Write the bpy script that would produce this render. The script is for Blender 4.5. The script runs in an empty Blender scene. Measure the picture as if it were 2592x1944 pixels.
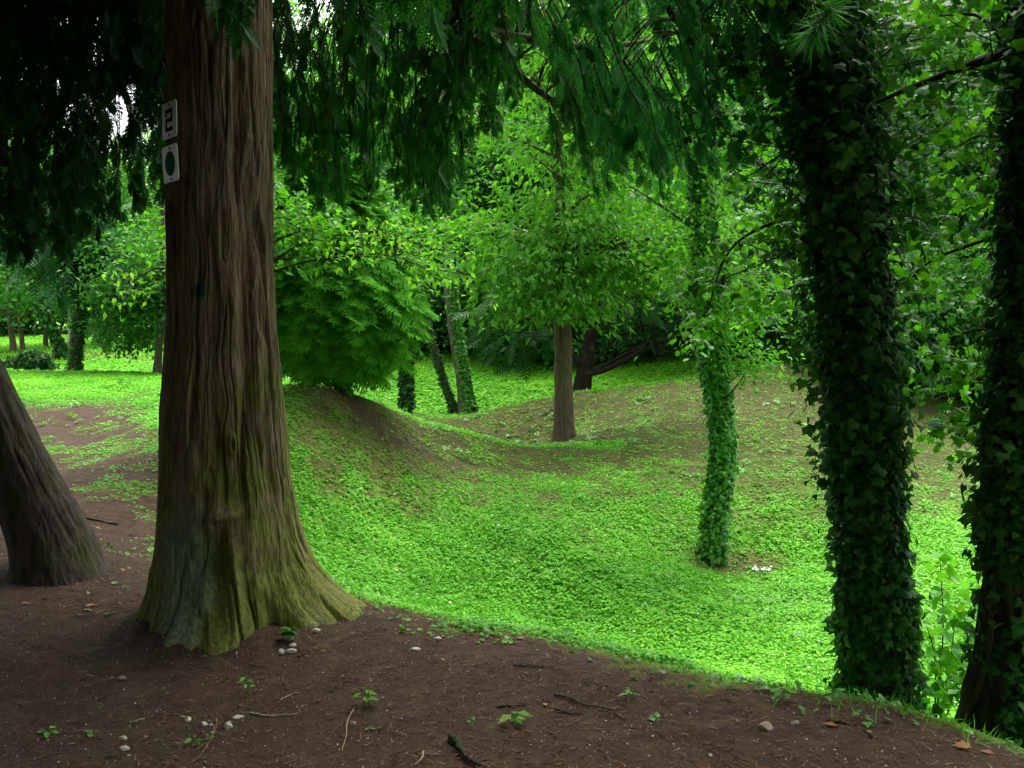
import bpy, math, random
import numpy as np
from mathutils import Vector

R = math.radians
sc = bpy.context.scene
COL = sc.collection
rng = np.random.default_rng(7)

# ------------------------------------------------------------------ camera
F = 963.0
CAM = np.array([0.0, 0.0, 1.6])
PITCH = R(5.0)
FWD = np.array([0, math.cos(PITCH), -math.sin(PITCH)])
UP = np.array([0, math.sin(PITCH), math.cos(PITCH)])
RIGHT = np.array([1.0, 0, 0])

def ray(px, py):
    return FWD + (px - 512) / F * RIGHT + (384 - py) / F * UP

def P(px, py, Y):
    d = ray(px, py)
    return CAM + d * (Y / d[1])

cam = bpy.data.cameras.new('camera')
cam.sensor_width = 36.0
cam.lens = F / 1024 * 36.0
cam.clip_start = 0.05
cam.clip_end = 2000
camo = bpy.data.objects.new('camera', cam)
COL.objects.link(camo)
camo.location = CAM
camo.rotation_euler = (R(90) - PITCH, 0, 0)
sc.camera = camo

# ------------------------------------------------------------------ noise
def _hash(ix, iy, seed):
    h = (ix.astype(np.int64) * 374761393 + iy.astype(np.int64) * 668265263 + seed * 1442695041) & 0xFFFFFFFF
    h = ((h ^ (h >> 13)) * 1274126177) & 0xFFFFFFFF
    h = h ^ (h >> 16)
    return (h & 0xFFFF) / 32767.5 - 1.0

def vnoise(x, y, seed=0, perx=None):
    x = np.asarray(x, float); y = np.asarray(y, float)
    ix = np.floor(x); iy = np.floor(y)
    fx = x - ix; fy = y - iy
    fx = fx * fx * (3 - 2 * fx); fy = fy * fy * (3 - 2 * fy)
    ix = ix.astype(np.int64); iy = iy.astype(np.int64)
    ix1 = ix + 1
    if perx:
        ix = ix % perx; ix1 = ix1 % perx
    a = _hash(ix, iy, seed); b = _hash(ix1, iy, seed)
    c = _hash(ix, iy + 1, seed); d = _hash(ix1, iy + 1, seed)
    return (a * (1 - fx) + b * fx) * (1 - fy) + (c * (1 - fx) + d * fx) * fy

def fbm(x, y, seed=0, octv=4, perx=None):
    s = 0; a = 1.0; t = 0
    for o in range(octv):
        s = s + a * vnoise(np.asarray(x) * 2 ** o, np.asarray(y) * 2 ** o, seed + o * 17, perx * 2 ** o if perx else None)
        t += a; a *= .5
    return s / t

def sstep(a, b, x):
    t = np.clip((x - a) / (b - a), 0, 1)
    return t * t * (3 - 2 * t)

# ------------------------------------------------------------------ meshes
def norm(v):
    return v / np.maximum(np.linalg.norm(v, axis=-1, keepdims=True), 1e-9)

class Geo:
    """collects vertices, triangles and quads with one random number per face"""
    def __init__(s):
        s.V = []; s.T = []; s.Q = []; s.rt = []; s.rq = []; s.n = 0
    def add(s, V, T=None, Q=None, rnd=0.5):
        V = np.asarray(V, float).reshape(-1, 3)
        if T is not None and len(T):
            T = np.asarray(T).reshape(-1, 3); s.T.append(T + s.n)
            s.rt.append(np.broadcast_to(np.asarray(rnd, float), (len(T),)))
        if Q is not None and len(Q):
            Q = np.asarray(Q).reshape(-1, 4); s.Q.append(Q + s.n)
            s.rq.append(np.broadcast_to(np.asarray(rnd, float), (len(Q),)))
        s.V.append(V); s.n += len(V)
    def empty(s):
        return s.n == 0
    def mesh(s, name, mats, smooth=False, vattr=None):
        V = np.concatenate(s.V)
        T = np.concatenate(s.T) if s.T else np.zeros((0, 3), int)
        Q = np.concatenate(s.Q) if s.Q else np.zeros((0, 4), int)
        me = bpy.data.meshes.new(name)
        me.vertices.add(len(V)); me.vertices.foreach_set('co', V.astype(np.float32).ravel())
        nl = len(T) * 3 + len(Q) * 4
        me.loops.add(nl)
        me.loops.foreach_set('vertex_index', np.concatenate([T.ravel(), Q.ravel()]).astype(np.int32))
        me.polygons.add(len(T) + len(Q))
        st = np.concatenate([np.arange(len(T)) * 3, len(T) * 3 + np.arange(len(Q)) * 4]).astype(np.int32)
        me.polygons.foreach_set('loop_start', st)
        me.polygons.foreach_set('use_smooth', np.full(len(st), smooth))
        at = me.attributes.new('rnd', 'FLOAT', 'FACE')
        at.data.foreach_set('value', np.concatenate(s.rt + s.rq).astype(np.float32))
        for k, v in (vattr or {}).items():
            a = me.attributes.new(k, 'FLOAT', 'POINT'); a.data.foreach_set('value', np.asarray(v, np.float32))
        for m in (mats if isinstance(mats, (list, tuple)) else [mats]):
            me.materials.append(m)
        me.update(calc_edges=True)
        return me

def put(name, geo, mat, parent=None, smooth=False, vattr=None, label=None, kind=None):
    me = geo if isinstance(geo, bpy.types.Mesh) else geo.mesh(name, mat, smooth, vattr)
    o = bpy.data.objects.new(name, me)
    COL.objects.link(o)
    if parent is not None:
        o.parent = parent
    if label: o['label'] = label
    if kind: o['kind'] = kind
    return o

def tag(o, label, cat, group=None, kind=None):
    o['label'] = label; o['category'] = cat
    if group: o['group'] = group
    if kind: o['kind'] = kind
    return o

def thing(name, label, cat, group=None, loc=(0, 0, 0), rz=0):
    o = bpy.data.objects.new(name, None)
    o.empty_display_size = .2
    COL.objects.link(o)
    o.location = loc; o.rotation_euler = (0, 0, rz)
    return tag(o, label, cat, group)

def copy_thing(root, loc, rz, sc3, label, group):
    r = root.copy(); COL.objects.link(r)
    r.location = loc; r.rotation_euler = (0, 0, rz); r.scale = sc3
    r['label'] = label
    if group: r['group'] = group
    for ch in list(root.children):
        c = ch.copy(); COL.objects.link(c); c.parent = r
        for g in ch.children:
            d = g.copy(); COL.objects.link(d); d.parent = c
    return r

def tube(geo, pts, rad, nseg=7, rnd=.5, cap=True, fn=None):
    pts = np.asarray(pts, float); n = len(pts)
    rad = np.broadcast_to(np.asarray(rad, float), (n,))
    tan = norm(np.gradient(pts, axis=0))
    ref = np.array([0, 0, 1.0]) if abs(tan[0][2]) < .8 else np.array([1.0, 0, 0])
    V = []
    th = np.arange(nseg) / nseg * 2 * math.pi
    for i in range(n):
        x = np.cross(ref, tan[i]); x = x / max(np.linalg.norm(x), 1e-6)
        y = np.cross(tan[i], x)
        ref = np.cross(x, tan[i]) * -1 if False else ref
        r = rad[i] * (fn(th, i) if fn else 1.0)
        V.append(pts[i] + (np.cos(th) * r)[:, None] * x + (np.sin(th) * r)[:, None] * y)
    V = np.concatenate(V)
    a = np.arange(n - 1)[:, None] * nseg; k = np.arange(nseg)[None]; k1 = (k + 1) % nseg
    Q = np.stack([a + k, a + k1, a + nseg + k1, a + nseg + k], -1).reshape(-1, 4)
    T = []
    if cap:
        V = np.concatenate([V, pts[-1:]])
        b = (n - 1) * nseg
        T = [[b + i, b + (i + 1) % nseg, n * nseg] for i in range(nseg)]
    geo.add(V, T, Q, rnd)

def spline(pts, n):
    """smooth Catmull-Rom curve through a few points"""
    p = np.asarray(pts, float)
    p = np.concatenate([[2 * p[0] - p[1]], p, [2 * p[-1] - p[-2]]])
    m = len(p) - 3
    t = np.linspace(0, m - 1e-6, n); i = t.astype(int); f = (t - i)[:, None]
    a, b, c, d = p[i], p[i + 1], p[i + 2], p[i + 3]
    return .5 * (2 * b + (c - a) * f + (2 * a - 5 * b + 4 * c - d) * f ** 2 + (3 * b - a - 3 * c + d) * f ** 3)

def scatter(geo, tmpl, pos, D, N, size, rnd, width=1.0):
    """copies of a small template (x across, y along D, z along N)"""
    tv, tt = tmpl
    D = norm(np.asarray(D, float)); N = np.asarray(N, float)
    X = norm(np.cross(D, N)); N = np.cross(X, D)
    n = len(pos); k = len(tv)
    size = np.broadcast_to(np.asarray(size, float), (n,))[:, None, None]
    w = np.broadcast_to(np.asarray(width, float), (n,))[:, None, None]
    V = pos[:, None] + size * (w * tv[None, :, 0:1] * X[:, None] + tv[None, :, 1:2] * D[:, None] + tv[None, :, 2:3] * N[:, None])
    T = (tt[None] + (np.arange(n) * k)[:, None, None]).reshape(-1, 3)
    geo.add(V.reshape(-1, 3), T, None, np.repeat(np.broadcast_to(np.asarray(rnd, float), (n,)), len(tt)))

def arr(*a): return np.array(a, float)
LEAF = (arr((0, 0, 0), (-.3, .42, .07), (0, 1, -.08), (.3, .42, .07)), np.array([[0, 2, 1], [0, 3, 2]]))
def fan(outline, centre):
    v = [centre] + list(outline); n = len(outline)
    return np.array(v, float), np.array([[0, i + 1, (i + 1) % n + 1] for i in range(n)])
IVY = fan([(0, 0, 0), (-.34, -.1, -.03), (-.5, .26, -.05), (-.24, .5, .0), (0, .95, -.1), (.24, .5, .0), (.5, .26, -.05), (.34, -.1, -.03)], (0, .3, .05))
MAPLE = fan([(0, 0, 0), (-.3, -.05, 0), (-.28, .15, .02), (-.62, .3, -.06), (-.34, .48, 0), (-.38, .78, -.05), (-.14, .66, .02), (0, 1.05, -.12),
             (.14, .66, .02), (.38, .78, -.05), (.34, .48, 0), (.62, .3, -.06), (.28, .15, .02), (.3, -.05, 0)], (0, .32, .05))
BLADE = (arr((-.03, 0, 0), (.03, 0, 0), (.022, .5, .05), (-.022, .5, .05), (0, 1, .22)), np.array([[0, 1, 2], [0, 2, 3], [3, 2, 4]]))
NEEDLE = (arr((-.03, 0, 0), (.03, 0, 0), (0, 1, 0.05)), np.array([[0, 1, 2]]))
TRIPLE = None
def _triple():
    V = []; T = []
    for a in (0, 2.1, 4.2):
        c, s = math.cos(a), math.sin(a)
        for v in LEAF[0]:
            x, y, z = v[0] * .95, v[1] * .62 + .04, v[2] * .6
            V.append((x * c - y * s, x * s + y * c, z))
        T += [[i + len(V) - 4 for i in t] for t in LEAF[1].tolist()]
    return np.array(V), np.array(T)
TRIPLE = _triple()

def frond(nside=9, sub=2, seed=1, wid=.45):
    """flat drooping spray of a scale-leaved conifer"""
    r = random.Random(seed)
    V = []; T = []
    def blade(p, d, l, w):
        d = np.array(d); q = np.array((-d[1], d[0], 0))
        i = len(V)
        m = p + d * l * .55
        V.extend([p - q * w * .35, p + q * w * .35, m + q * w * .6, p + d * l - np.array((0, 0, l * .12)), m - q * w * .6])
        T.extend([[i, i + 1, i + 2], [i, i + 2, i + 4], [i + 4, i + 2, i + 3]])
    z = lambda y: -.10 * y * y
    blade(np.array((0, 0, 0.)), (0, 1), 1.0, .03) if False else None
    for k in range(6):
        y0 = k / 6
        blade(np.array((0, y0, z(y0))), np.array((0, 1, -.2 * y0)), .2, .03)
    for k in range(nside):
        y0 = .08 + .86 * k / nside
        for sgn in (-1, 1):
            l = wid * (1 - .75 * (k / nside) ** 1.3) * (.45 + .55 * min(1, (k + 1) / 3)) * r.uniform(.8, 1.1)
            a = R(r.uniform(38, 52))
            d = np.array((sgn * math.sin(a), math.cos(a), -.12))
            p = np.array((0, y0 + sgn * .02, z(y0)))
            blade(p, d, l, .045)
            for j in range(sub):
                f = (j + 1) / (sub + 1)
                pp = p + d * l * f
                for s2 in (-1, 1):
                    a2 = sgn * a + s2 * R(35)
                    blade(pp, np.array((math.sin(a2), math.cos(a2), -.1)), l * .38 * (1.1 - f), .035)
    return np.array(V, float), np.array(T)
FROND = frond(9, 2, 1, .46)
FROND_LO = frond(6, 0, 3, .4)

# ------------------------------------------------------------------ materials
class NT:
    def __init__(s, name):
        s.m = bpy.data.materials.new(name); s.m.use_nodes = True
        s.t = s.m.node_tree; s.t.nodes.clear()
        s.out = s.t.nodes.new('ShaderNodeOutputMaterial')
    def n(s, typ, **kw):
        o = s.t.nodes.new('ShaderNode' + typ)
        for k, v in kw.items():
            if k in o.inputs.keys():
                o.inputs[k].default_value = v
            else:
                setattr(o, k, v)
        return o
    def l(s, a, b): s.t.links.new(a, b)
    def noise(s, vec, scale, detail=4, rough=.55, dist=0):
        n = s.n('TexNoise', Scale=scale, Detail=detail, Roughness=rough, Distortion=dist)
        if vec is not None: s.l(vec, n.inputs['Vector'])
        return n.outputs['Fac']
    def ramp(s, fac, stops, interp='LINEAR'):
        r = s.n('ValToRGB'); r.color_ramp.interpolation = interp
        e = r.color_ramp.elements
        while len(e) < len(stops): e.new(.5)
        for x, (p, c) in zip(e, stops):
            x.position = p; x.color = tuple(c) + (1,) if len(c) == 3 else c
        s.l(fac, r.inputs['Fac'])
        return r.outputs['Color']
    def mixc(s, fac, a, b, mode='MIX'):
        m = s.n('Mix', data_type='RGBA', blend_type=mode)
        s.setin(m.inputs[0], fac); s.setin(m.inputs[6], a); s.setin(m.inputs[7], b)
        return m.outputs[2]
    def math(s, op, a, b=0.0, clamp=False):
        m = s.n('Math', operation=op, use_clamp=clamp)
        s.setin(m.inputs[0], a); s.setin(m.inputs[1], b)
        return m.outputs[0]
    def setin(s, sock, v):
        if hasattr(v, 'is_output'): s.l(v, sock)
        else:
            if isinstance(v, (tuple, list)) and len(v) == 3: v = tuple(v) + (1,)
            sock.default_value = v
    def attr(s, name): return s.n('Attribute', attribute_name=name).outputs['Fac']
    def coord(s, scale=(1, 1, 1), loc=(0, 0, 0), which='Object'):
        c = s.n('TexCoord'); m = s.n('Mapping'); m.inputs['Scale'].default_value = scale; m.inputs['Location'].default_value = loc
        s.l(c.outputs[which], m.inputs['Vector']); return m.outputs[0]
    def bsdf(s, col, rough=.6, spec=.3, normal=None):
        b = s.n('BsdfPrincipled')
        s.setin(b.inputs['Base Color'], col); s.setin(b.inputs['Roughness'], rough)
        s.setin(b.inputs['Specular IOR Level'], spec)
        if normal is not None: s.l(normal, b.inputs['Normal'])
        return b
    def bump(s, h, strength=.5, dist=.02):
        b = s.n('Bump', Strength=strength, Distance=dist); s.l(h, b.inputs['Height']); return b.outputs[0]
    def done(s, shader):
        s.l(shader, s.out.inputs['Surface']); return s.m

def leaf_mat(name, cols, trans=.45, tint=(1.25, 1.3, .5), rough=.45, spec=.35):
    """leaves: each leaf its own shade, light passing through"""
    n = NT(name)
    r = n.attr('rnd')
    stops = [(i / (len(cols) - 1), c) for i, c in enumerate(cols)]
    col = n.ramp(r, stops)
    b = n.bsdf(col, rough, spec * .45)
    if trans <= 0: return n.done(b.outputs[0])
    t = n.n('BsdfTranslucent')
    n.l(n.mixc(1.0, col, tint, 'MULTIPLY'), t.inputs['Color'])
    m = n.n('MixShader'); m.inputs[0].default_value = trans
    n.l(b.outputs[0], m.inputs[1]); n.l(t.outputs[0], m.inputs[2])
    return n.done(m.outputs[0])

def bark_mat(name, dark, light, moss=(.05, .07, .015), mossy=.3, vscale=(14, 14, 1.6), bump=.6):
    n = NT(name)
    v = n.coord(vscale)
    f = n.noise(v, 2.2, 6, .6, .6)
    g = n.noise(n.coord((3, 3, 3)), 1.5, 4)
    col = n.ramp(f, [(.3, dark), (.52, tuple(.6 * a + .4 * b for a, b in zip(light, dark))), (.72, light)])
    mk = n.ramp(g, [(.62 - mossy * .5, (0, 0, 0)), (.75 - mossy * .35, (1, 1, 1))])
    col = n.mixc(n.math('MULTIPLY', mk, .75), col, moss)
    b = n.bsdf(col, .9, .15, n.bump(f, bump, .03))
    return n.done(b.outputs[0])

M = {}
M['frond'] = leaf_mat('cypress_sprays', [(.016, .085, .014), (.03, .15, .028), (.046, .2, .046)], .42, (1.1, 1.3, .5), .5, .3)
M['frond_bright'] = leaf_mat('fan_sprays', [(.03, .15, .009), (.055, .23, .014), (.085, .3, .02)], .32, (1.2, 1.25, .5), .7, .05)
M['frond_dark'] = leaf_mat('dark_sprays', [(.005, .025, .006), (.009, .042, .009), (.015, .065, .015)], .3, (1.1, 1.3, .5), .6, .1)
M['frond_teal_lit'] = leaf_mat('lit_blue_green_sprays', [(.022, .13, .035), (.036, .19, .055), (.055, .25, .08)], .42, (1.1, 1.3, .6), .5, .3)  # cypress sprays lightened for one bough: light from above put into the colour
M['spruce'] = leaf_mat('spruce_needles', [(.012, .06, .014), (.022, .1, .025), (.032, .13, .032)], .25, (1.1, 1.2, .5), .5)
M['broad'] = leaf_mat('broad_leaves', [(.03, .13, .012), (.05, .2, .018), (.075, .26, .022), (.11, .3, .03)], .5)
M['elm'] = leaf_mat('elm_leaves', [(.04, .17, .015), (.07, .25, .02), (.1, .31, .03), (.16, .36, .04)], .45)
M['yellowish'] = leaf_mat('yellow_green_leaves', [(.07, .24, .015), (.1, .3, .02), (.14, .34, .03), (.22, .36, .03)], .5)
M['maple'] = leaf_mat('maple_leaves', [(.016, .09, .008), (.032, .15, .01), (.06, .22, .014), (.13, .32, .025)], .42, (1.3, 1.35, .4))
M['yew'] = leaf_mat('yew_needles', [(.012, .055, .012), (.022, .09, .018), (.04, .14, .028)], .3)
M['shrub'] = leaf_mat('shrub_leaves', [(.02, .1, .016), (.04, .16, .026), (.075, .24, .036)], .4)
M['ivy'] = leaf_mat('ivy_leaves', [(.008, .038, .008), (.014, .066, .013), (.023, .095, .019), (.037, .13, .024), (.09, .18, .022)], .25, (1.3, 1.4, .4), .5, .12)
M['ivy_bright'] = leaf_mat('bright_ivy_leaves', [(.028, .12, .014), (.055, .21, .025), (.085, .29, .035), (.13, .36, .04)], .3, (1.3, 1.3, .4), .35, .45)
M['cover'] = leaf_mat('ground_cover_leaves', [(.07, .26, .014), (.105, .36, .02), (.14, .43, .026), (.19, .5, .034), (.26, .56, .045)], .4, (1.2, 1.25, .4), .5, .3)
M['grass'] = leaf_mat('grass_blades', [(.05, .22, .015), (.09, .32, .025), (.14, .4, .04)], .4)
M['twig'] = bark_mat('twig_bark', (.015, .01, .007), (.06, .045, .03), mossy=0)
M['bark_dark'] = bark_mat('dark_bark', (.02, .015, .01), (.1, .08, .055), mossy=.25)
M['bark_black'] = bark_mat('black_bark', (.008, .006, .005), (.035, .028, .02), mossy=.15)
M['bark_brown'] = bark_mat('brown_bark', (.035, .025, .015), (.15, .112, .07), mossy=.2)
M['bark_pale'] = bark_mat('pale_bark', (.3, .26, .24), (.62, .56, .54), mossy=0)
M['bark_grey'] = bark_mat('grey_bark', (.03, .025, .02), (.2, .17, .15), mossy=.35)

# ------------------------------------------------------------------ terrain
ctrl = []
def cp(px, py, Y): ctrl.append(P(px, py, Y))
def cz(x, y, z): ctrl.append(np.array([x, y, z], float))
BROW = [(-.83, 5.1), (-.35, 4.75), (.09, 4.52), (.4, 4.3), (.77, 4.05), (1.1, 3.86), (1.35, 3.77), (1.6, 3.62), (1.79, 3.36), (2.6, 2.6)]
for x in (-6, -3.5, -1.5, .3):
    for y in (-6, -2, .5, 2.5): cz(x, y, 0)
for x, y in ((1.2, -6), (1.2, 0), (1.2, 2.2), (.5, 3.4), (-.4, 3.9), (-1.2, 4.4), (-2.2, 4.6), (-4, 4.5), (-6, 5)): cz(x, y, 0)
for x, y in BROW: cz(x, y, -.01)
for (x, y), d in zip(BROW, (.25, .5, .5, .5, .5, .5, .5, .5, .5, .5)):
    cz(x + d * .45, y + d * .8, -d * .42)
    if d > .3: cz(x + .75, y + 1.35, -.85)
# bowl
for a in ((648, 648, 8.0), (540, 610, 8.6), (440, 580, 8.6), (400, 520, 9.7), (380, 600, 7.6), (330, 500, 9.3), (305, 455, 9.9), (330, 600, 6.6), (500, 540, 9.6), (600, 570, 9.3), (715, 560, 10.4), (800, 640, 8.0),
          (560, 500, 10.9), (450, 480, 11.2), (380, 440, 11.3), (640, 500, 11.1), (445, 450, 12.4), (500, 480, 11.6), (532, 470, 12.6), (640, 450, 13.9), (700, 430, 14.8), (720, 490, 11.8), (790, 500, 11.6),
          (787, 430, 14.6), (926, 426, 16.2), (950, 480, 12.6), (950, 560, 9.6), (950, 640, 7.8), (1010, 600, 8.3), (1020, 450, 14.5)): cp(*a)
# ridge with the fan-leaved conifer
for a in ((305, 393, 11.2), (324, 390, 11.4), (340, 393, 11.9), (370, 400, 12.4), (403, 414, 13), (435, 426, 13.5), (481, 437, 13.8), (532, 446, 14.2), (569, 446, 14.3)): cp(*a)
for x, y, z in ((-2.4, 13.6, -.1), (-1.5, 15.0, -.75), (-.9, 15.4, -1.0), (-.2, 15.9, -1.1), (.35, 16.6, -1.0), (-2.6, 15.5, -.5)): cz(x, y, z)
# second mound
for a in ((444, 419, 19), (485, 411, 19), (523, 403, 18.8), (574, 393, 18.4), (648, 384, 18.6), (704, 376, 18.8), (787, 363, 19), (860, 375, 19.5), (565, 440, 15.7), (600, 425, 16.2)): cp(*a)
for x, y, z in ((-.4, 20.6, -1.1), (.3, 20.6, -1.0), (1.4, 20.6, -.8), (2.8, 20.9, -.65), (4.2, 21, -.2), (6.2, 21.5, .1), (8.5, 21, .1)): cz(x, y, z)
# far valley
for a in ((458, 414, 24), (400, 408, 21), (430, 385, 27), (463, 362, 31), (546, 390, 24.5), (602, 389, 24), (625, 382, 25), (671, 364, 27.5), (520, 372, 29), (740, 352, 30)): cp(*a)
# meadow
for a in ((30, 353, 27), (74, 373, 21), (157, 375, 20), (110, 400, 15.5), (20, 400, 15), (160, 440, 11), (100, 470, 9.3), (60, 520, 7.2), (130, 560, 6.1), (250, 400, 14.5), (280, 380, 16)): cp(*a)
for x, y, z in ((-8, 32, .1), (-18, 34, .2), (-30, 30, .2), (-14, 12, .1), (-20, 20, .1), (-10, 5, 0), (-12, -4, 0), (-3, 36, .1), (5, 38, .4), (14, 36, .4), (16, 24, -.2), (14, 12, -.8), (9, 5, -1), (6, 0, -.9), (5, -6, -.5), (26, 20, -.4), (24, 5, -.8)): cz(x, y, z)
C = np.array(ctrl)
def tps_fit(C, lam=.002):
    d = np.linalg.norm(C[:, None, :2] - C[None, :, :2], axis=-1)
    K = np.where(d > 1e-9, d * d * np.log(np.maximum(d, 1e-9)), 0) + lam * np.eye(len(C))
    A = np.concatenate([np.ones((len(C), 1)), C[:, :2]], 1)
    n = len(C)
    L = np.zeros((n + 3, n + 3)); L[:n, :n] = K; L[:n, n:] = A; L[n:, :n] = A.T
    return np.linalg.solve(L, np.concatenate([C[:, 2], np.zeros(3)]))
W = tps_fit(C)
def tps(x, y):
    x = np.asarray(x, float).ravel(); y = np.asarray(y, float).ravel()
    out = np.empty(len(x))
    for i in range(0, len(x), 20000):
        xx, yy = x[i:i + 20000], y[i:i + 20000]
        d2 = (xx[:, None] - C[None, :, 0]) ** 2 + (yy[:, None] - C[None, :, 1]) ** 2
        out[i:i + 20000] = (.5 * d2 * np.log(np.maximum(d2, 1e-12))) @ W[:-3] + W[-3] + W[-2] * xx + W[-1] * yy
    return out
def axis(lo, hi, step, far, grow=1.18):
    core = np.arange(lo, hi + step / 2, step)
    a = []; s = step; v = hi
    while v < far: s *= grow; v += s; a.append(v)
    b = []; s = step; v = lo
    while v > -far: s *= grow; v -= s; b.append(v)
    return np.concatenate([b[::-1], core, a])
GX = axis(-15, 12, .09, 420); GY = axis(-1.5, 33, .09, 420)
XX, YY = np.meshgrid(GX, GY)
dist_out = np.maximum(np.maximum(np.abs(XX + 1) - 22, 0), np.maximum(np.abs(YY - 14) - 22, 0))
w_in = 1 - sstep(0, 25, dist_out)
ZZ = np.zeros_like(XX)
msk = w_in > 0
ZZ[msk] = np.clip(tps(XX[msk], YY[msk]), -2.4, 1.6) * w_in[msk]
near = np.exp(-((XX) ** 2 + (YY - 3) ** 2) / 30)
ZZ += .02 * fbm(XX * 1.3, YY * 1.3, 5, 3) + .012 * fbm(XX * 5, YY * 5, 9, 3) * (1 - near * .4)
dT = np.hypot(XX + 1.4, YY - 4.75); ZZ += (.06 + .05 * fbm(XX * 6, YY * 6, 12, 2)) * np.exp(-np.clip(dT - .42, 0, 9) ** 2 / .03)
dL = np.hypot(XX + 2.75, YY - 5.85); ZZ += .05 * np.exp(-np.clip(dL - .22, 0, 9) ** 2 / .03)
def H(x, y):
    x = np.asarray(x, float); y = np.asarray(y, float)
    i = np.clip(np.searchsorted(GX, x) - 1, 0, len(GX) - 2); j = np.clip(np.searchsorted(GY, y) - 1, 0, len(GY) - 2)
    fx = np.clip((x - GX[i]) / (GX[i + 1] - GX[i]), 0, 1); fy = np.clip((y - GY[j]) / (GY[j + 1] - GY[j]), 0, 1)
    return (ZZ[j, i] * (1 - fx) + ZZ[j, i + 1] * fx) * (1 - fy) + (ZZ[j + 1, i] * (1 - fx) + ZZ[j + 1, i + 1] * fx) * fy
def ground(px, py):
    """where the view ray through a photograph pixel first meets the ground"""
    d = ray(px, py); t = np.linspace(1, 60, 6000)
    p = CAM[None] + d[None] * t[:, None]
    hit = np.nonzero(p[:, 2] < H(p[:, 0], p[:, 1]))[0]
    q = p[hit[0]] if len(hit) else p[-1]
    return np.array([q[0], q[1], float(H(q[0], q[1]))])

BX = np.array([b[0] for b in BROW]); BY = np.array([b[1] for b in BROW])
def cover(x, y):
    """how thickly plants grow: 0 bare soil .. 1 closed carpet"""
    x = np.asarray(x, float); y = np.asarray(y, float)
    n1 = fbm(x * .9, y * .9, 31, 4); n2 = fbm(x * 2.7, y * 2.7, 77, 3)
    edge = np.interp(x, BX, BY)
    c = sstep(-.28, .4, y - edge + .12 * n1 + .3 * n2 + .18 * fbm(x * 7, y * 7, 79, 2))                        # the bare bank in front
    c = np.where(x < -.83, sstep(5.0, 5.6, y + .35 * (x + .83) * -0 + .3 * n1), c)
    # trodden earth reaching back along the bank, edge running away to the side
    path = sstep(-.2, 1.2, (x + 2.4) + (y - 7) * .48 + .9 * n1 + .5 * n2)
    p2 = np.maximum(sstep(13.5, 17.5, y + n1 * 1.5), .42 * sstep(-.05, .5, n2 + .5 * n1) * sstep(5.5, 8, y))
    c = np.where(x < -.7, c * np.maximum(path, p2), c)
    # soil under the fan-leaved conifer, round trunk feet and on worn spots
    n3 = fbm(x * 6, y * 6, 78, 2)
    for (sx, sy, rx, ry, a) in ((-2.0, 11.7, 1.2, .6, .9), (.9, 15.4, .7, .4, .6), (2.35, 10.3, .5, .4, .8), (-.5, 21, 2.2, 1.5, .4), (-1.8, 20, 1.5, 1.5, .5), (-11.5, 27, 3, 1.5, .6), (6.3, 15.8, 1.4, .6, .4), (3.6, 16.8, 2.2, 1.0, .35)):
        q = ((x - sx) / rx) ** 2 + ((y - sy) / ry) ** 2
        c = c * (1 - a * np.exp(-q) * (1 + .5 * n2))
    mound = sstep(8.6, 12.6, y + .7 * n1 + .5 * n2 + 1.0 * np.clip(-x, 0, 2)) * (1 - sstep(19.5, 21, y)) * sstep(-3, -1.8, x)
    c = c * (1 - mound * np.clip(.55 + .3 * sstep(9.5, 14.5, y) + .14 * n2 + .42 * n3, 0, .92))
    c = c * (1 - .2 * sstep(.1, .5, n2))
    cl = [P(*q)[:2] for q in ((324, 391, 11.5), (348, 395, 12.1), (370, 400, 12.5), (403, 414, 13), (435, 426, 13.5), (481, 437, 13.9), (532, 446, 14.3), (569, 447, 14.5), (610, 446, 14.2))]
    dmin = np.full(np.shape(x), 9.0)
    for p0, p1 in zip(cl[:-1], cl[1:]):
        e = p1 - p0; t = np.clip(((x - p0[0]) * e[0] + (y - p0[1]) * e[1]) / (e @ e), 0, 1)
        dmin = np.minimum(dmin, np.hypot(x - p0[0] - t * e[0], y - p0[1] - t * e[1]))
    c = np.maximum(c, .95 * (1 - sstep(.1, .42, dmin + .1 * n3)) * sstep(-1.9, -1.4, x))
    return np.clip(c, 0, 1)

CV = cover(XX, YY)
g = Geo()
nx, ny = len(GX), len(GY)
jj, ii = np.meshgrid(np.arange(ny - 1), np.arange(nx - 1), indexing='ij')
a = jj * nx + ii
g.add(np.stack([XX, YY, ZZ], -1).reshape(-1, 3), None, np.stack([a, a + 1, a + nx + 1, a + nx], -1).reshape(-1, 4))
n = NT('forest_soil')
v = n.coord()
f1 = n.noise(v, 1.1, 5); f2 = n.noise(v, 9, 6, .65); f3 = n.noise(v, 130, 4, .7); f4 = n.noise(v, 420, 2, .6)
soil = n.ramp(f2, [(.3, (.02, .0125, .008)), (.5, (.038, .024, .0155)), (.7, (.064, .041, .027))])
soil = n.mixc(n.ramp(f3, [(.5, (0, 0, 0)), (.75, (.8, .8, .8))]), soil, (.1, .056, .032))
soil = n.mixc(n.ramp(f4, [(.66, (0, 0, 0)), (.72, (.7, .7, .7))]), soil, (.16, .13, .1))
soil = n.mixc(n.ramp(f1, [(.45, (0, 0, 0)), (.7, (.6, .6, .6))]), soil, (.045, .03, .018))
litter = n.ramp(f3, [(.35, (.04, .056, .012)), (.6, (.085, .078, .02))])
moss = n.ramp(f2, [(.3, (.06, .17, .015)), (.6, (.1, .27, .024))])
cvr = n.attr('cover')
cn = n.math('ADD', cvr, n.math('MULTIPLY', n.math('SUBTRACT', f2, .5), .9))
soil = n.mixc(n.math('MULTIPLY', n.attr('mould'), .85), soil, n.ramp(f2, [(.35, (.03, .04, .009)), (.65, (.066, .066, .016))]))
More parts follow.
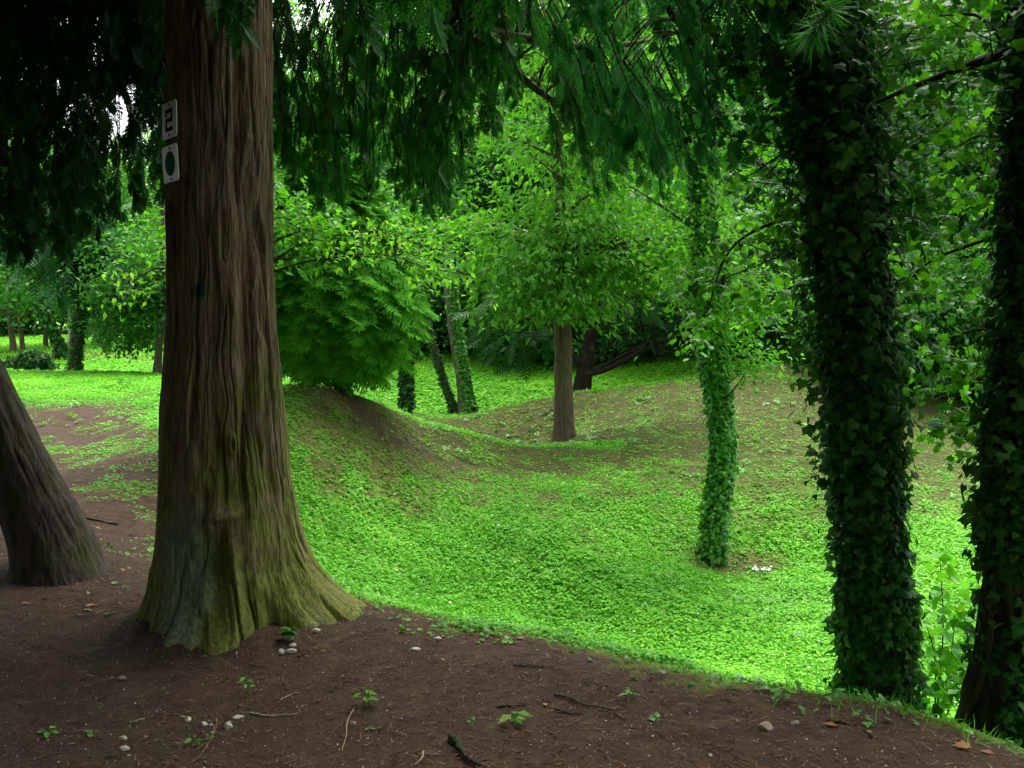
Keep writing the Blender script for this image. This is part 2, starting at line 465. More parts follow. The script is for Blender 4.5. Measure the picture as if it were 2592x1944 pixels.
gcol = n.mixc(n.ramp(cn, [(.1, (0, 0, 0)), (.24, (1, 1, 1))]), soil, litter)
gcol = n.mixc(n.ramp(cn, [(.3, (0, 0, 0)), (.85, (1, 1, 1))]), gcol, moss)
hh = n.math('ADD', n.math('MULTIPLY', f3, .6), f2)
b = n.bsdf(gcol, .95, .12, n.bump(hh, .7, .02))
M['soil'] = n.done(b.outputs[0])
ground_o = put('ground', g, M['soil'], smooth=True, vattr={'cover': CV.ravel(), 'mould': (sstep(7.5, 9.5, YY) * sstep(-3.2, -2, XX + .3 * fbm(XX, YY, 3)) * (1 - .9 * np.exp(-((XX + 2.0) / 1.1) ** 2 - ((YY - 11.6) / .55) ** 2))).ravel()}, kind='structure')
ground_o['label'] = 'rolling forest floor of bare brown soil and green hollows'

# ------------------------------------------------------------------ plant builders
def sph(r, n):
    v = r.normal(size=(n, 3)); return norm(v)

def leaves_around(geo, r, centres, per, spread, size, tmpl=LEAF, up=1.0, droop=.3, flat=.55, axisxy=None, bias=0.0, width=1.0):
    """leaves in tiers round cluster centres"""
    c = np.repeat(centres, per, axis=0); n = len(c)
    off = r.normal(size=(n, 3)) * np.array([1, 1, flat]) * spread * .55
    pos = c + off
    N = r.normal(size=(n, 3)) * .55 + np.array([0, 0, up])
    D = r.normal(size=(n, 3)) * .8
    if axisxy is not None:
        out = pos - np.array([axisxy[0], axisxy[1], 0]); out[:, 2] = 0
        D += norm(out) * .9
    D[:, 2] -= droop
    rn = np.clip(np.repeat(r.random(len(centres)), per) * .45 + r.random(n) * .55 + bias, 0, 1)
    scatter(geo, tmpl, pos, D, N, size * r.uniform(.7, 1.25, n), rn, width)

def limbs_to(geo, r, stem, targets, r0=.05, frac=(.35, .9), nseg=5, sag=.0, rnd=.5):
    """branches from points of a stem (array of points) to targets"""
    for t in targets:
        zs = stem[:, 2]
        want = t[2] - np.linalg.norm(t[:2] - stem[len(stem) // 2, :2]) * r.uniform(.3, .8)
        i = int(np.clip(np.argmin(np.abs(zs - want)), 1, len(stem) - 1))
        s = stem[i]; L = np.linalg.norm(t - s)
        mid = s * .5 + t * .5 + r.normal(size=3) * L * .07 + np.array([0, 0, L * (.08 - sag)])
        p = spline([s, mid, t], 7)
        tube(geo, p, np.linspace(min(r0, L * .03), r0 * .12, 7), nseg, rnd)

def trunk_geo(geo, pts, radii, nseg=14, flare=.35, rough=.06, seed=0, n=26):
    p = spline(pts, n); rr = np.interp(np.linspace(0, 1, n), np.linspace(0, 1, len(radii)), radii)
    t = np.linspace(0, 1, n)
    L = np.linalg.norm(np.diff(p, axis=0), axis=1).sum()
    rr = rr * (1 + flare * np.exp(-t * L / .22))
    def fn(th, i):
        return 1 + rough * fbm(th / (2 * math.pi) * 8, np.full_like(th, i * .45), seed, 2, 8) + flare * .35 * math.exp(-t[i] * L / .25) * np.cos(th * 5 + seed)
    tube(geo, p, rr, nseg, .5, True, fn)
    return p, rr

def ivy_on(geo, r, p, rr, n, size, z0, z1, out=.05, tmpl=IVY, stick=.0, side=None, hang=.6, rndb=0.0):
    """ivy leaves clothing a stem"""
    L = len(p); t = r.uniform(z0, z1, n) * (L - 1); i = np.minimum(t.astype(int), L - 2); f = (t - i)[:, None]
    c = p[i] * (1 - f) + p[i + 1] * f; rad = rr[i] * (1 - f[:, 0]) + rr[i + 1] * f[:, 0]
    th = r.uniform(0, 2 * math.pi, n)
    if side is not None: th = side[0] + (r.random(n) + r.random(n) - 1) * side[1]
    clump = .5 + .5 * fbm(th * 1.3, t * .35 * 26 / L, 3, 3)
    d = out * r.random(n) ** 1.4 * (.4 + 1.2 * clump) + .006
    d = np.minimum(d * np.where(r.random(n) < stick, r.uniform(1.3, 2.2, n), 1), .2)
    o = np.stack([np.cos(th), np.sin(th), np.zeros(n)], -1)
    pos = c + o * (rad + d)[:, None]
    N = o + r.normal(size=(n, 3)) * .38 + np.array([0, 0, .45])
    D = np.stack([r.normal(size=n) * .5, r.normal(size=n) * .5, -np.full(n, hang) + r.normal(size=n) * .35], -1) + o * .25
    scatter(geo, tmpl, pos, D, N, size * r.uniform(.6, 1.3, n), np.clip(r.random(n) * .75 + .25 * clump + rndb, 0, 1))

def crown_points(r, n, c, rad, zlow=-1, noise_seed=1, shell=.45):
    v = sph(r, n * 3); k = r.random(n * 3) ** shell
    v = v * k[:, None]
    v = v[v[:, 2] > zlow][:n]
    th = np.arctan2(v[:, 1], v[:, 0])
    m = 1 + .25 * fbm(th * 1.3, v[:, 2] * 2.2, noise_seed, 2)
    return np.array(c) + v * np.array(rad) * m[:, None]

def part(name, geo, mat, root, smooth=False, parent=None, label=None, kind=None):
    """a part built in world space, hung under its thing"""
    off = np.array(root.location)
    geo.V = [v - off for v in geo.V]
    return put(name, geo, mat, parent or root, smooth, None, label, kind)

def base_at(p):
    return (float(p[0]), float(p[1]), float(H(p[0], p[1])))

def snap(pts, sink=.06):
    """stand the first point of a stem on the ground"""
    pts = [np.array(q, float) for q in pts]
    pts[0][2] = float(H(pts[0][0], pts[0][1])) - sink
    return pts

FROND_MID = frond(7, 1, 5, .5)
TWO_PI = 2 * math.pi

# ------------------------------------------------------------------ the big trunk
TY = 4.75
tx = [P(px, py, TY) for px, py in ((236, 650), (228, 560), (225, 480), (222.5, 400), (222, 320), (221, 250), (220, 120), (219, 0))]
axz = np.array([p[2] for p in tx]); axx = np.array([p[0] for p in tx])
rz = np.array([P(512, py, TY)[2] for py in (660, 606, 570, 542, 509, 463, 416, 370, 324, 260, 92, 0)])
rr = np.array([.36, .355, .345, .335, .322, .305, .297, .28, .264, .252, .247, .245])
BT = thing('cypress_tree', 'huge furrowed mossy trunk with flared roots and drooping dark sprays', 'tree', None, base_at((-1.4, TY)))
nth = 560
zs = np.concatenate([np.arange(-.3, 3.5, .0095), np.linspace(3.52, 14, 60)])
th = np.arange(nth) / nth * TWO_PI
TH, ZZt = np.meshgrid(th, zs)
cx = np.interp(ZZt, axz, axx); cx = np.where(ZZt > axz[-1], axx[-1] - (ZZt - axz[-1]) * .004, cx)
r0 = np.interp(ZZt, rz, rr); r0 = np.where(ZZt > rz[-1], rr[-1] * np.clip(1 - (ZZt - rz[-1]) / 13, .12, 1), r0)
zl = np.maximum(ZZt, -.05)
def lobe(t0, amp, h, p, twist=0):
    c = np.maximum(np.cos(TH - R(t0) - twist * zl), 0)
    return amp * np.exp(-(zl / h) ** 1.15) * c ** p
r = r0 + lobe(352, .25, .17, 9) + lobe(348, .05, .45, 6) + lobe(207, .16, .07, 60) + lobe(230, .06, .12, 30) + lobe(222, .05, .35, 8) + lobe(250, .12, .13, 22) + lobe(268, .13, .2, 20) + lobe(288, .17, .3, 22, .5) + lobe(318, .06, .3, 16) + lobe(90, .15, .3, 4) + lobe(30, .12, .35, 8) + lobe(150, .12, .3, 8)
# the healed wound: a raised arch of callus over a hollow
def bulge(t0, z0, st, sz, a):
    dth = np.angle(np.exp(1j * (TH - R(t0))))
    return a * np.exp(-(dth / R(st)) ** 2 - ((ZZt - z0) / sz) ** 2)
r = r + bulge(289, .60, 9, .03, .03) + bulge(279, .585, 8, .03, .035) + bulge(270, .55, 7, .035, .032) + bulge(263, .49, 6, .05, .028) + bulge(258, .40, 5, .07, .022) + bulge(277, .40, 8, .10, -.05) + bulge(290, .33, 4, .16, .045) + bulge(268, .2, 6, .12, .03) + bulge(294, .92, 4, .05, 0.040) + bulge(294, .92, 1.6, .02, -0.048) + bulge(272, .9, 5, .06, 0.019)
r = r + bulge(300, 2.0, 6, .05, .015) + bulge(296, 1.62, 6, .07, .012) + bulge(336, 1.15, 6, .09, .018) + bulge(250, 2.65, 5, .04, .012) + bulge(318, 2.35, 7, .02, .012)
# bark: long vertical plates parted by fissures
ta = TH / TWO_PI
warp = .55 * fbm(ta * 10, ZZt * .9, 3, 3, 10) + .22 * fbm(ta * 24, ZZt * 4.5, 8, 2, 24)
n1 = vnoise(ta * 26 + warp * 1.5, ZZt * .8 + 3, 21)
n2 = vnoise(ta * 46 + warp * 2.2, ZZt * 1.5, 22)
n3 = vnoise(ta * 92 + warp * 3.5, ZZt * 3.4, 23)
fiss = np.clip(1 - np.abs(n1) / .17, 0, 1) ** .8; fiss2 = np.clip(1 - np.abs(n2) / .2, 0, 1); fiss3 = np.clip(1 - np.abs(n3) / .22, 0, 1)
side = .5 + .5 * np.clip(np.cos(TH - R(325)), 0, 1)
gap = sstep(-.35, .1, fbm(ta * 14, ZZt * 2.6, 47, 3, 14))
flake = np.floor(vnoise(ta * 38 + warp * 1.8, ZZt * 3.2, 49) * 2.5) / 2.5
r = r - .04 * fiss * side * gap - .018 * fiss2 * side * gap - .0025 * fiss3 + .006 * flake * side + .006 * fbm(ta * 11, ZZt * 1.4, 41, 3, 11) + .002 * fbm(ta * 90, ZZt * 7, 43, 2, 90) + .002 * vnoise(ta * 170, ZZt * 22, 44, 170)
r = r + np.exp(-(zl / .22)) * (.10 * fbm(ta * 9 + .3, ZZt * 2, 51, 3, 9) + .035 * fbm(ta * 30, ZZt * 4, 52, 2, 30))
r = r - .006 * sstep(.35, .6, vnoise(ta * 40 + warp, ZZt * 6, 48)) 
X = cx + np.cos(TH) * r; Y = TY + np.sin(TH) * r
g = Geo()
nz = len(zs)
jj, ii = np.meshgrid(np.arange(nz - 1), np.arange(nth), indexing='ij')
i1 = (ii + 1) % nth
g.add(np.stack([X, Y, ZZt], -1).reshape(-1, 3), None, np.stack([jj * nth + ii, jj * nth + i1, (jj + 1) * nth + i1, (jj + 1) * nth + ii], -1).reshape(-1, 4))
def surf(px, py, out=0.0):
    """point on the near side of the trunk behind a photograph pixel"""
    d = ray(px, py)
    best = None
    for t in np.linspace(3.5, 4.9, 700):
        q = CAM + d * t
        rad = np.interp(q[2], rz[::-1] if rz[0] > rz[-1] else rz, rr[::-1] if rz[0] > rz[-1] else rr)
        if math.hypot(q[0] - np.interp(q[2], axz, axx), q[1] - TY) < rad + out: return q
    return CAM + d * 4.5
n = NT('cypress_bark')
v = n.coord((1, 1, .07)); vv = n.coord((1, 1, .3)); v3 = n.coord()
s1 = n.noise(v, 42, 6, .65, .4); s2 = n.noise(vv, 16, 5, .6); s3 = n.noise(v3, 5, 5, .6); s4 = n.noise(n.coord((1, 1, .18)), 70, 4, .6)
col = n.ramp(s1, [(.36, (.046, .028, .018)), (.46, (.125, .082, .053)), (.56, (.18, .125, .085)), (.68, (.255, .19, .14))])
col = n.mixc(n.ramp(s2, [(.6, (0, 0, 0)), (.74, (.5, .5, .5))]), col, (.16, .07, .045))
sep = n.n('SeparateXYZ'); n.l(v3, sep.inputs[0])
zz = sep.outputs['Z']; xx = sep.outputs['X']
low = n.ramp(zz, [(0.0, (1, 1, 1)), (.55, (.95, .95, .95)), (1.0, (.35, .35, .35))])
lowm = n.math('SUBTRACT', 1.0, n.math('MULTIPLY', zz, .42), True)
mz = n.math('ADD', n.math('MULTIPLY', lowm, .7), n.math('MULTIPLY', n.math('SUBTRACT', s3, .5), 1.5))
mossm = n.ramp(n.math('ADD', mz, n.math('MULTIPLY', n.math('SUBTRACT', s4, .5), .5)), [(.28, (0, 0, 0)), (.62, (.88, .88, .88))])
col = n.mixc(mossm, col, n.ramp(s4, [(.35, (.05, .065, .012)), (.65, (.15, .17, .022))]))
def zone(px, py, rx, rzv, soft=1.0):
    q = surf(px, py) - np.array(BT.location)
    m = n.n('Mapping'); m.inputs['Location'].default_value = (-q[0] / rx, -q[1] / (rx * 2.2), -q[2] / rzv); m.inputs['Scale'].default_value = (1 / rx, 1 / (rx * 2.2), 1 / rzv)
    n.l(v3, m.inputs['Vector'])
    L = n.n('VectorMath', operation='LENGTH'); n.l(m.outputs[0], L.inputs[0])
    return L.outputs['Value']
algae = n.math('ADD', zone(184, 580, .2, .4), n.math('MULTIPLY', n.math('SUBTRACT', s3, .5), 1.6))
col = n.mixc(n.ramp(algae, [(.5, (.55, .55, .55)), (1.05, (0, 0, 0))]), col, n.ramp(s4, [(.35, (.05, .09, .075)), (.65, (.15, .21, .18))]))
pale = n.math('ADD', zone(318, 600, .1, .2), n.math('MULTIPLY', n.math('SUBTRACT', s4, .5), 2.2))
col = n.mixc(n.ramp(pale, [(.45, (.7, .7, .7)), (.9, (0, 0, 0))]), col, (.3, .3, .24))
dot = n.math('ADD', zone(199.5, 291, .034, .042), n.math('MULTIPLY', n.math('SUBTRACT', s1, .5), .25))
col = n.mixc(n.ramp(dot, [(.92, (.95, .95, .95)), (1.0, (0, 0, 0))]), col, (.012, .085, .075))
bb = n.math('ADD', s1, n.math('MULTIPLY', s4, .5))
b = n.bsdf(col, .9, .15, n.bump(bb, .95, .014))
M['big_bark'] = n.done(b.outputs[0])
part('trunk', g, M['big_bark'], BT, True)

# trail plates nailed on the trunk
def flat(name, rgb, rough=.5, var=.12, spec=.4):
    q = NT(name); f = q.noise(q.coord(), 30, 4)
    c = q.mixc(q.ramp(f, [(.35, (0, 0, 0)), (.7, (1, 1, 1))]), tuple(x * (1 - var) for x in rgb), rgb)
    return q.done(q.bsdf(c, rough, spec).outputs[0])
M['plate'] = flat('white_enamel', (.62, .62, .58), .45, .18)
M['black'] = flat('black_paint', (.012, .012, .012), .9, .1, .05)
M['green_paint'] = flat('green_paint', (.006, .13, .07), .9, .1, .05)
M['screw'] = flat('rusty_screw', (.05, .035, .03))
def prism(geo, o, ex, ey, ez, outline, t0, t1):
    k = len(outline)
    for t in (t0, t1):
        pass
    V = [o + ex * u + ey * w + ez * t for t in (t0, t1) for u, w in outline]
    T = [[k, k + i, k + i + 1] for i in range(1, k - 1)] + [[0, i + 1, i] for i in range(1, k - 1)]
    Q = [[i, (i + 1) % k, k + (i + 1) % k, k + i] for i in range(k)]
    geo.add(V, T, Q)
def plate(label, corners, kind):
    tl, tr, br, bl = corners
    tl, bl = P(*tl, 4.61), P(*bl, 4.61); tr, br = P(*tr, 4.445), P(*br, 4.445)
    o = (tl + tr + bl + br) / 4; ex = (tr + br - tl - bl) / 2; ey = (tl + tr - bl - br) / 2
    w, h = np.linalg.norm(ex), np.linalg.norm(ey); ex /= w; ey /= h; ez = norm(np.cross(ex, ey))
    root = thing('trail_sign', label, 'sign', 'white trail plates on the trunk', tuple(o))
    g = Geo(); c = .012
    prism(g, o, ex, ey, ez, [(-w / 2 + c, -h / 2), (w / 2 - c, -h / 2), (w / 2, -h / 2 + c), (w / 2, h / 2 - c), (w / 2 - c, h / 2), (-w / 2 + c, h / 2), (-w / 2, h / 2 - c), (-w / 2, -h / 2 + c)], 0, .004)
    part('plate', g, M['plate'], root)
    for s in (-1, 1):
        g = Geo(); prism(g, o + ey * (h * .42 * s) + ex * .004, ex, ey, ez, [(.006 * math.cos(a * .785), .006 * math.sin(a * .785)) for a in range(8)], .0035, .008)
        part('screw', g, M['screw'], root)
    g = Geo()
    if kind == '2':
        u, q, b = w * .24, h * .31, w * .085
        # a squared numeral two
        for x0, y0, x1, y1 in ((-u, q - b, u, q), (u - b, b / 2, u, q - b), (-u, -b / 2, u, b / 2), (-u, -q + b, -u + b, -b / 2), (-u, -q, u, -q + b), (-u, q - b * 1.9, -u + b, q - b)):
            prism(g, o, ex, ey, ez, [(x0, y0), (x1, y0), (x1, y1), (x0, y1)], .0035, .006)
        part('numeral', g, M['black'], root)
    else:
        prism(g, o, ex, ey, ez, [(w * .31 * math.cos(a * TWO_PI / 40), h * .335 * math.sin(a * TWO_PI / 40)) for a in range(40)], .0035, .006)
        part('disc', g, M['green_paint'], root)
plate('white plate with squared black numeral 2 nailed to the huge trunk', ((162.8, 105.2), (176.8, 98.9), (177.6, 135.3), (163.1, 141.1)), '2')
plate('white plate with solid green disc nailed below the numeral plate', ((162.1, 148.3), (177.5, 142.6), (179.4, 179.3), (165, 184.4)), 'dot')

# ------------------------------------------------------------------ hanging sprays
def strands(geo, wood, r, tops, lens, branch_pts, size=.2, tmpl=FROND, lean=(0, 0), per=26, link=True):
    """pendulous shoots set with flat sprays"""
    pos = []; D = []; N = []; S = []; rn = []
    for t, L in zip(tops, lens):
        yaw = r.uniform(0, TWO_PI)
        end = t + np.array([lean[0] * L + r.normal() * .1 * L, lean[1] * L + r.normal() * .12 * L, -L])
        mid = (t + end) / 2 + np.array([math.cos(yaw), math.sin(yaw), .4]) * L * .1
        c = spline([t, mid, end], 9)
        tube(wood, c, np.linspace(.006, .002, 9), 3, r.random())
        m = max(5, int(per * L)); u = np.concatenate([r.random(m), np.full(3, .97)])
        i = np.minimum((u * 8).astype(int), 7); f = (u * 8 - i)[:, None]
        q = c[i] * (1 - f) + c[i + 1] * f
        k = len(u); a = yaw + r.choice([0, math.pi], k) + r.normal(size=k) * .6
        out = np.stack([np.cos(a), np.sin(a), np.zeros(k)], -1)
        d = out * r.uniform(.1, .8, k)[:, None] + np.array([lean[0] * .5, lean[1] * .5, -1.0])
        pos.append(q); D.append(d); N.append(np.stack([-np.sin(a), np.cos(a), np.zeros(k)], -1) + r.normal(size=(k, 3)) * .5)
        S.append(size * r.uniform(.6, 1.25, k) * (1.1 - .35 * u)); rn.append(np.clip(r.random() * .6 + r.random(k) * .4, 0, 1))
        if link and branch_pts is not None:
            j = np.argmin(np.linalg.norm(branch_pts - t, axis=1)); s = branch_pts[j]
            if np.linalg.norm(s - t) < 1.6:
                tube(wood, spline([s, (s + t) / 2 + np.array([0, 0, .08]), t], 5), np.linspace(.0045, .003, 5), 3, r.random())
    scatter(geo, tmpl, np.concatenate(pos), np.concatenate(D), np.concatenate(N), np.concatenate(S), np.concatenate(rn), 1.0)

top_of = lambda px, py, Y: P(px, py, Y)
def bough(root, pxpts, r0, strandspec, r, mat='frond', size=.12, lean=(0, 0), tmpl=FROND, per=27, label=None, woodmat='bark_dark'):
    """branch of the tree > its foliage"""
    c = spline([P(*q) for q in pxpts], 24)
    w = Geo(); tube(w, c, np.linspace(r0, r0 * .22, 24), 7)
    f = Geo()
    tops, lens = strandspec(c)
    strands(f, w, r, tops, lens, c, size, tmpl, lean, per)
    b = part('branch', w, M[woodmat], root, True)
    part('foliage', f, M[mat], root, False, b, label)
    return b

def curtain(r, n, x0, x1, yb, y0, Y0, Y1, l0, l1, dens=None):
    """strand tops so that the curtain ends at height yb(px)"""
    tops = []; lens = []
    while len(tops) < n:
        px = r.uniform(x0, x1); Y = r.uniform(Y0, Y1)
        e = np.interp(px, yb[0], yb[1]) * 1.0
        L = r.uniform(l0, l1); pl = L / Y * F
        yend = e - abs(r.normal()) * 14 - (r.random() ** 1.5) * max(e - y0, 1)
        if dens is not None and r.random() > dens(px, yend - pl * .5): continue
        tops.append(P(px, yend - pl, Y)); lens.append(L)
    return np.array(tops), np.array(lens)

r = np.random.default_rng(11)
YB = ([270, 285, 300, 322, 345, 361, 385, 405, 425, 445, 462, 470, 485, 505, 525, 545, 565, 582, 600, 615, 630, 645, 660, 680, 700, 720, 745, 765],
      [150, 172, 185, 206, 196, 188, 200, 208, 225, 212, 190, 160, 152, 145, 160, 192, 205, 192, 178, 192, 205, 215, 195, 188, 178, 150, 128, 118])
def dens_c(px, py):
    d = 1.0
    for hx, hy, rx, ry in ((515, 95, 34, 40), (575, 20, 45, 34), (416, 66, 16, 22), (340, 100, 24, 26), (300, 60, 22, 50), (448, 22, 14, 18), (395, 150, 14, 14), (610, 60, 26, 14), (470, 115, 14, 18), (700, 60, 20, 20)):
        q = ((px - hx) / rx) ** 2 + ((py - hy) / ry) ** 2
        d *= 1 - .93 * math.exp(-q)
    return d
bough(BT, [(240, -60, 4.9), (300, -70, 5.2), (360, -30, 5.5), (420, -4, 5.7), (450, 4, 5.8)], .045, lambda c: curtain(r, 118, 270, 385, YB, -60, 5.0, 6.2, .28, .6, dens_c), r)
bough(BT, [(240, -160, 4.7), (330, -120, 5.0), (449, -2, 5.2), (476, 22, 5.3), (496, 34, 5.4), (527, 39, 5.5), (557, 42, 5.6), (588, 49, 5.6), (619, 46, 5.7), (650, 40, 5.8)], .05, lambda c: curtain(r, 150, 385, 520, YB, -50, 5.0, 6.2, .28, .6, dens_c), r)
bough(BT, [(250, -200, 4.8), (400, -110, 5.2), (500, 40, 5.5), (520, 75, 5.6), (546, 96, 5.7), (575, 115, 5.8), (605, 135, 5.9), (625, 165, 6.0)], .035, lambda c: curtain(r, 84, 520, 660, YB, 0, 5.2, 6.2, .3, .6, dens_c), r, lean=(.3, 0))
bough(BT, [(240, -260, 4.5), (420, -220, 4.4), (560, -120, 4.5), (640, -30, 4.6), (690, 40, 4.7), (735, 100, 4.8)], .035, lambda c: curtain(r, 110, 545, 765, ([540, 570, 600, 640, 680, 720, 765], [110, 140, 150, 175, 170, 140, 115]), -90, 4.4, 5.2, .25, .5, dens_c), r, 'frond_teal_lit', .165, (.45, 0), per=22, label='teal green drooping sprays')
bough(BT, [(200, -300, 4.3), (300, -240, 3.8), (380, -120, 3.6), (420, -60, 3.6)], .03, lambda c: curtain(r, 18, 330, 560, ([330, 400, 560], [18, 26, 14]), -120, 3.4, 4.2, .2, .4), r, 'frond', .2)
bough(BT, [(210, -200, 4.3), (225, -90, 4.1), (235, -30, 4.05)], .02, lambda c: curtain(r, 8, 214, 246, ([210, 250], [38, 44]), -30, 4.0, 4.2, .2, .35), r, 'frond', .16)
# high crown over the bank, out of view, spread and cut to shade it
g = Geo(); w = Geo()
c = crown_points(r, 5600, (-1.6, 2.2, 7.2), (7.4, 7.8, 3.0), -.95, 4, .6)
low = 3.5 + .30 * np.maximum(c[:, 1] - 3.5, 0) + .0 * c[:, 0]
c = c[(c[:, 2] > low) & ((c[:, 0] < 2.4) | (c[:, 1] < 2.0)) & ((c[:, 0] < -.3) | (c[:, 1] < 3.4))]
k = len(c)
o = c - np.array([-1.4, TY, 0]); o[:, 2] = 0; o = norm(o)
scatter(g, FROND_LO, c, o * .8 + r.normal(size=(k, 3)) * .4 + np.array([0, 0, -.45]), r.normal(size=(k, 3)) * .5 + np.array([0, 0, 1]), r.uniform(.7, 1.15, k), r.random(k), 1.7)
stem = np.stack([np.full(12, -1.42), np.full(12, TY), np.linspace(3.6, 12, 12)], -1)
limbs_to(w, r, stem, c[r.choice(k, 70, False)], .05)
part('crown', g, M['frond'], BT)
part('bough', w, M['bark_dark'], BT, True)

# ------------------------------------------------------------------ leaning trunk at the edge with its dark canopy
LT = thing('leaning_tree', 'dark leaning trunk with mossy foot cut by the frame edge under black hanging sprays', 'tree', None, base_at(ground(57, 566)))
q = ground(57, 566)
g = Geo()
pts = [q + np.array([.02, 0, -.25]), P(52, 545, q[1]), P(18, 470, q[1]), P(-18, 395, q[1]), P(-50, 320, q[1]), P(-75, 200, q[1]), P(-85, 0, q[1]), P(-85, -500, q[1])]
p = spline(pts, 150); tt = np.linspace(0, 1, 150)
Ls = np.concatenate([[0], np.cumsum(np.linalg.norm(np.diff(p, axis=0), axis=1))])
rad = .19 - .012 * Ls + .16 * np.exp(-Ls / .3)
def lfn(th, i):
    s = Ls[i]
    f = np.clip(1 - np.abs(vnoise(th / TWO_PI * 26 + .8 * fbm(th / TWO_PI * 8, np.full_like(th, s * 2), 5, 2, 8), np.full_like(th, s * 1.5), 61)) / .2, 0, 1)
    return 1 - .04 * f + .03 * fbm(th / TWO_PI * 7, np.full_like(th, s * 2), 4, 3, 7) + .3 * math.exp(-s / .32) * np.maximum(np.cos(th - .0), 0) ** 3 + .02 * vnoise(th / TWO_PI * 60, np.full_like(th, s * 9), 62, 60)
tube(g, p, rad, 140, .5, False, lfn)
part('trunk', g, bark_mat('leaning_bark', (.014, .01, .008), (.07, .053, .043), (.035, .042, .009), .3, (10, 10, 2.2)), LT, True)
YL = ([-30, 0, 46, 70, 92, 106, 125, 139, 165, 180], [262, 262, 258, 246, 238, 222, 212, 208, 206, 206])
def dens_l(px, py):
    d = 1.0
    for hx, hy, rx, ry in ((66, 140, 9, 16), (46, 178, 7, 8), (82, 95, 12, 9), (78, 30, 8, 12), (110, 60, 7, 10), (98, 175, 8, 8), (130, 125, 14, 14)):
        d *= 1 - .97 * math.exp(-(((px - hx) / rx) ** 2 + ((py - hy) / ry) ** 2))
    return d
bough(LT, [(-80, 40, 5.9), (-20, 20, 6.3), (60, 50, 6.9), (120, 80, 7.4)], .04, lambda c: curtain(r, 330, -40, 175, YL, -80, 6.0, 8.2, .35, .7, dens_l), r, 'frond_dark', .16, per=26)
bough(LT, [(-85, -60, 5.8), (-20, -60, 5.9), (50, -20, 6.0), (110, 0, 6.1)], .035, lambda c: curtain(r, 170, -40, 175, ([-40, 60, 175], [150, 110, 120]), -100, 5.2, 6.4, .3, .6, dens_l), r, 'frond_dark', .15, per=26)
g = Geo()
c = crown_points(r, 2600, (-5.6, 5.0, 5.6), (3.9, 5.5, 2.8), -.9, 9, .6)  # crown spread low beyond the view, added to darken the near soil
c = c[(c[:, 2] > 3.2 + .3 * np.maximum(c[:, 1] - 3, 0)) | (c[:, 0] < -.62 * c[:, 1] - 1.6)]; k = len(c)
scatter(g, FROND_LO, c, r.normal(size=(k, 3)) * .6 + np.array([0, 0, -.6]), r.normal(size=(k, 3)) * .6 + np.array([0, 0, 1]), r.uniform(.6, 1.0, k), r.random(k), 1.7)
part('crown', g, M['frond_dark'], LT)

# ------------------------------------------------------------------ fan-leaved conifer on the ridge
q = P(343, 393, 12.1); b0 = base_at(q)
TT = thing('fan_conifer', 'bushy bright conifer of fan sprays standing on the bare ridge beside the huge trunk', 'tree', None, b0)
r = np.random.default_rng(21)
g = Geo()
p, rad = trunk_geo(g, [np.array(b0) + (0, 0, -.1), np.array(b0) + (-.03, 0, .5), np.array(b0) + (-.1, 0, 2.0), np.array(b0) + (-.12, 0, 4.2)], [.11, .085, .06, .02], 12, .6)
wood_g = g
cc = np.array(b0) + np.array([-.2, 0, 1.5])
v = sph(r, 5200); v = v[(v[:, 1] < .5)][:2600]
prof = lambda z: np.where(z < -.3, 1.0 - .45 * np.clip(-z - .45, 0, 1), 1.0 - .45 * np.clip(z + .3, 0, 1))
lump = 1 + .22 * fbm(np.arctan2(v[:, 1], v[:, 0]) * 2.2, v[:, 2] * 4.5, 5, 3)
rdep = (.72 + .3 * r.random(len(v)))
pr = prof(v[:, 2]); pos = cc + v * np.stack([1.15 * pr, 1.1 * pr, 1.5 + 0 * pr], -1) * (lump * rdep)[:, None]
pos = pos[pos[:, 2] > H(pos[:, 0], pos[:, 1]) + .3]; k = len(pos)
o = pos - cc; o[:, 2] *= .15; o = norm(o)
D = o * .65 + r.normal(size=(k, 3)) * .2 + np.array([0, 0, -.42])
N = o * .75 + r.normal(size=(k, 3)) * .22 + np.array([0, 0, .7])
f = Geo(); scatter(f, FROND_MID, pos, D, N, r.uniform(.26, .42, k), np.clip(.5 * fbm(pos[:, 0] * 2, pos[:, 2] * 2, 3, 2) + .5 + r.normal(size=k) * .22, 0, 1), 1.25)
part('crown', f, M['frond_bright'], TT)
limbs_to(wood_g, r, p[4:], pos[r.choice(k, 40, False)], .02, nseg=4)
part('trunk', wood_g, M['bark_dark'], TT, True)

# ------------------------------------------------------------------ brown trunk in the saddle
def broad_tree(name, label, cat, group, stempx, radii, barkmat, cents, per, spread, leaf, leafmat, seed, flare=.4, nlimb=24, ivy=None, nseg=14, tmpl=LEAF, flat=.5, droop=.4, width=1.0, rough=.06, limb0=.04, up=1.0, twigm=None, limbfrom=.25):
    r = np.random.default_rng(seed)
    pts = snap([P(*s) for s in stempx])
    root = thing(name, label, cat, group, base_at(pts[0]))
    g = Geo(); p, rad = trunk_geo(g, pts, radii, nseg, flare, rough, seed, 40)
    if cents is not None and len(cents) and nlimb:
        limbs_to(g, r, p[int(len(p) * limbfrom):], cents[r.choice(len(cents), min(nlimb, len(cents)), False)], limb0, nseg=4)
    t = part('trunk', g, M[barkmat], root, True)
    if ivy:
        gi = Geo()
        for iv in ivy: ivy_on(gi, r, p, rad, **iv[1])
        part('ivy', gi, M[ivy[0][0]], root)
    if cents is not None and len(cents):
        f = Geo(); leaves_around(f, r, cents, per, spread, leaf, tmpl, up, droop, flat, p[-1][:2], 0, width)
        part('crown', f, M[leafmat], root)
    return root, p, rad
r = np.random.default_rng(31)
mc = []
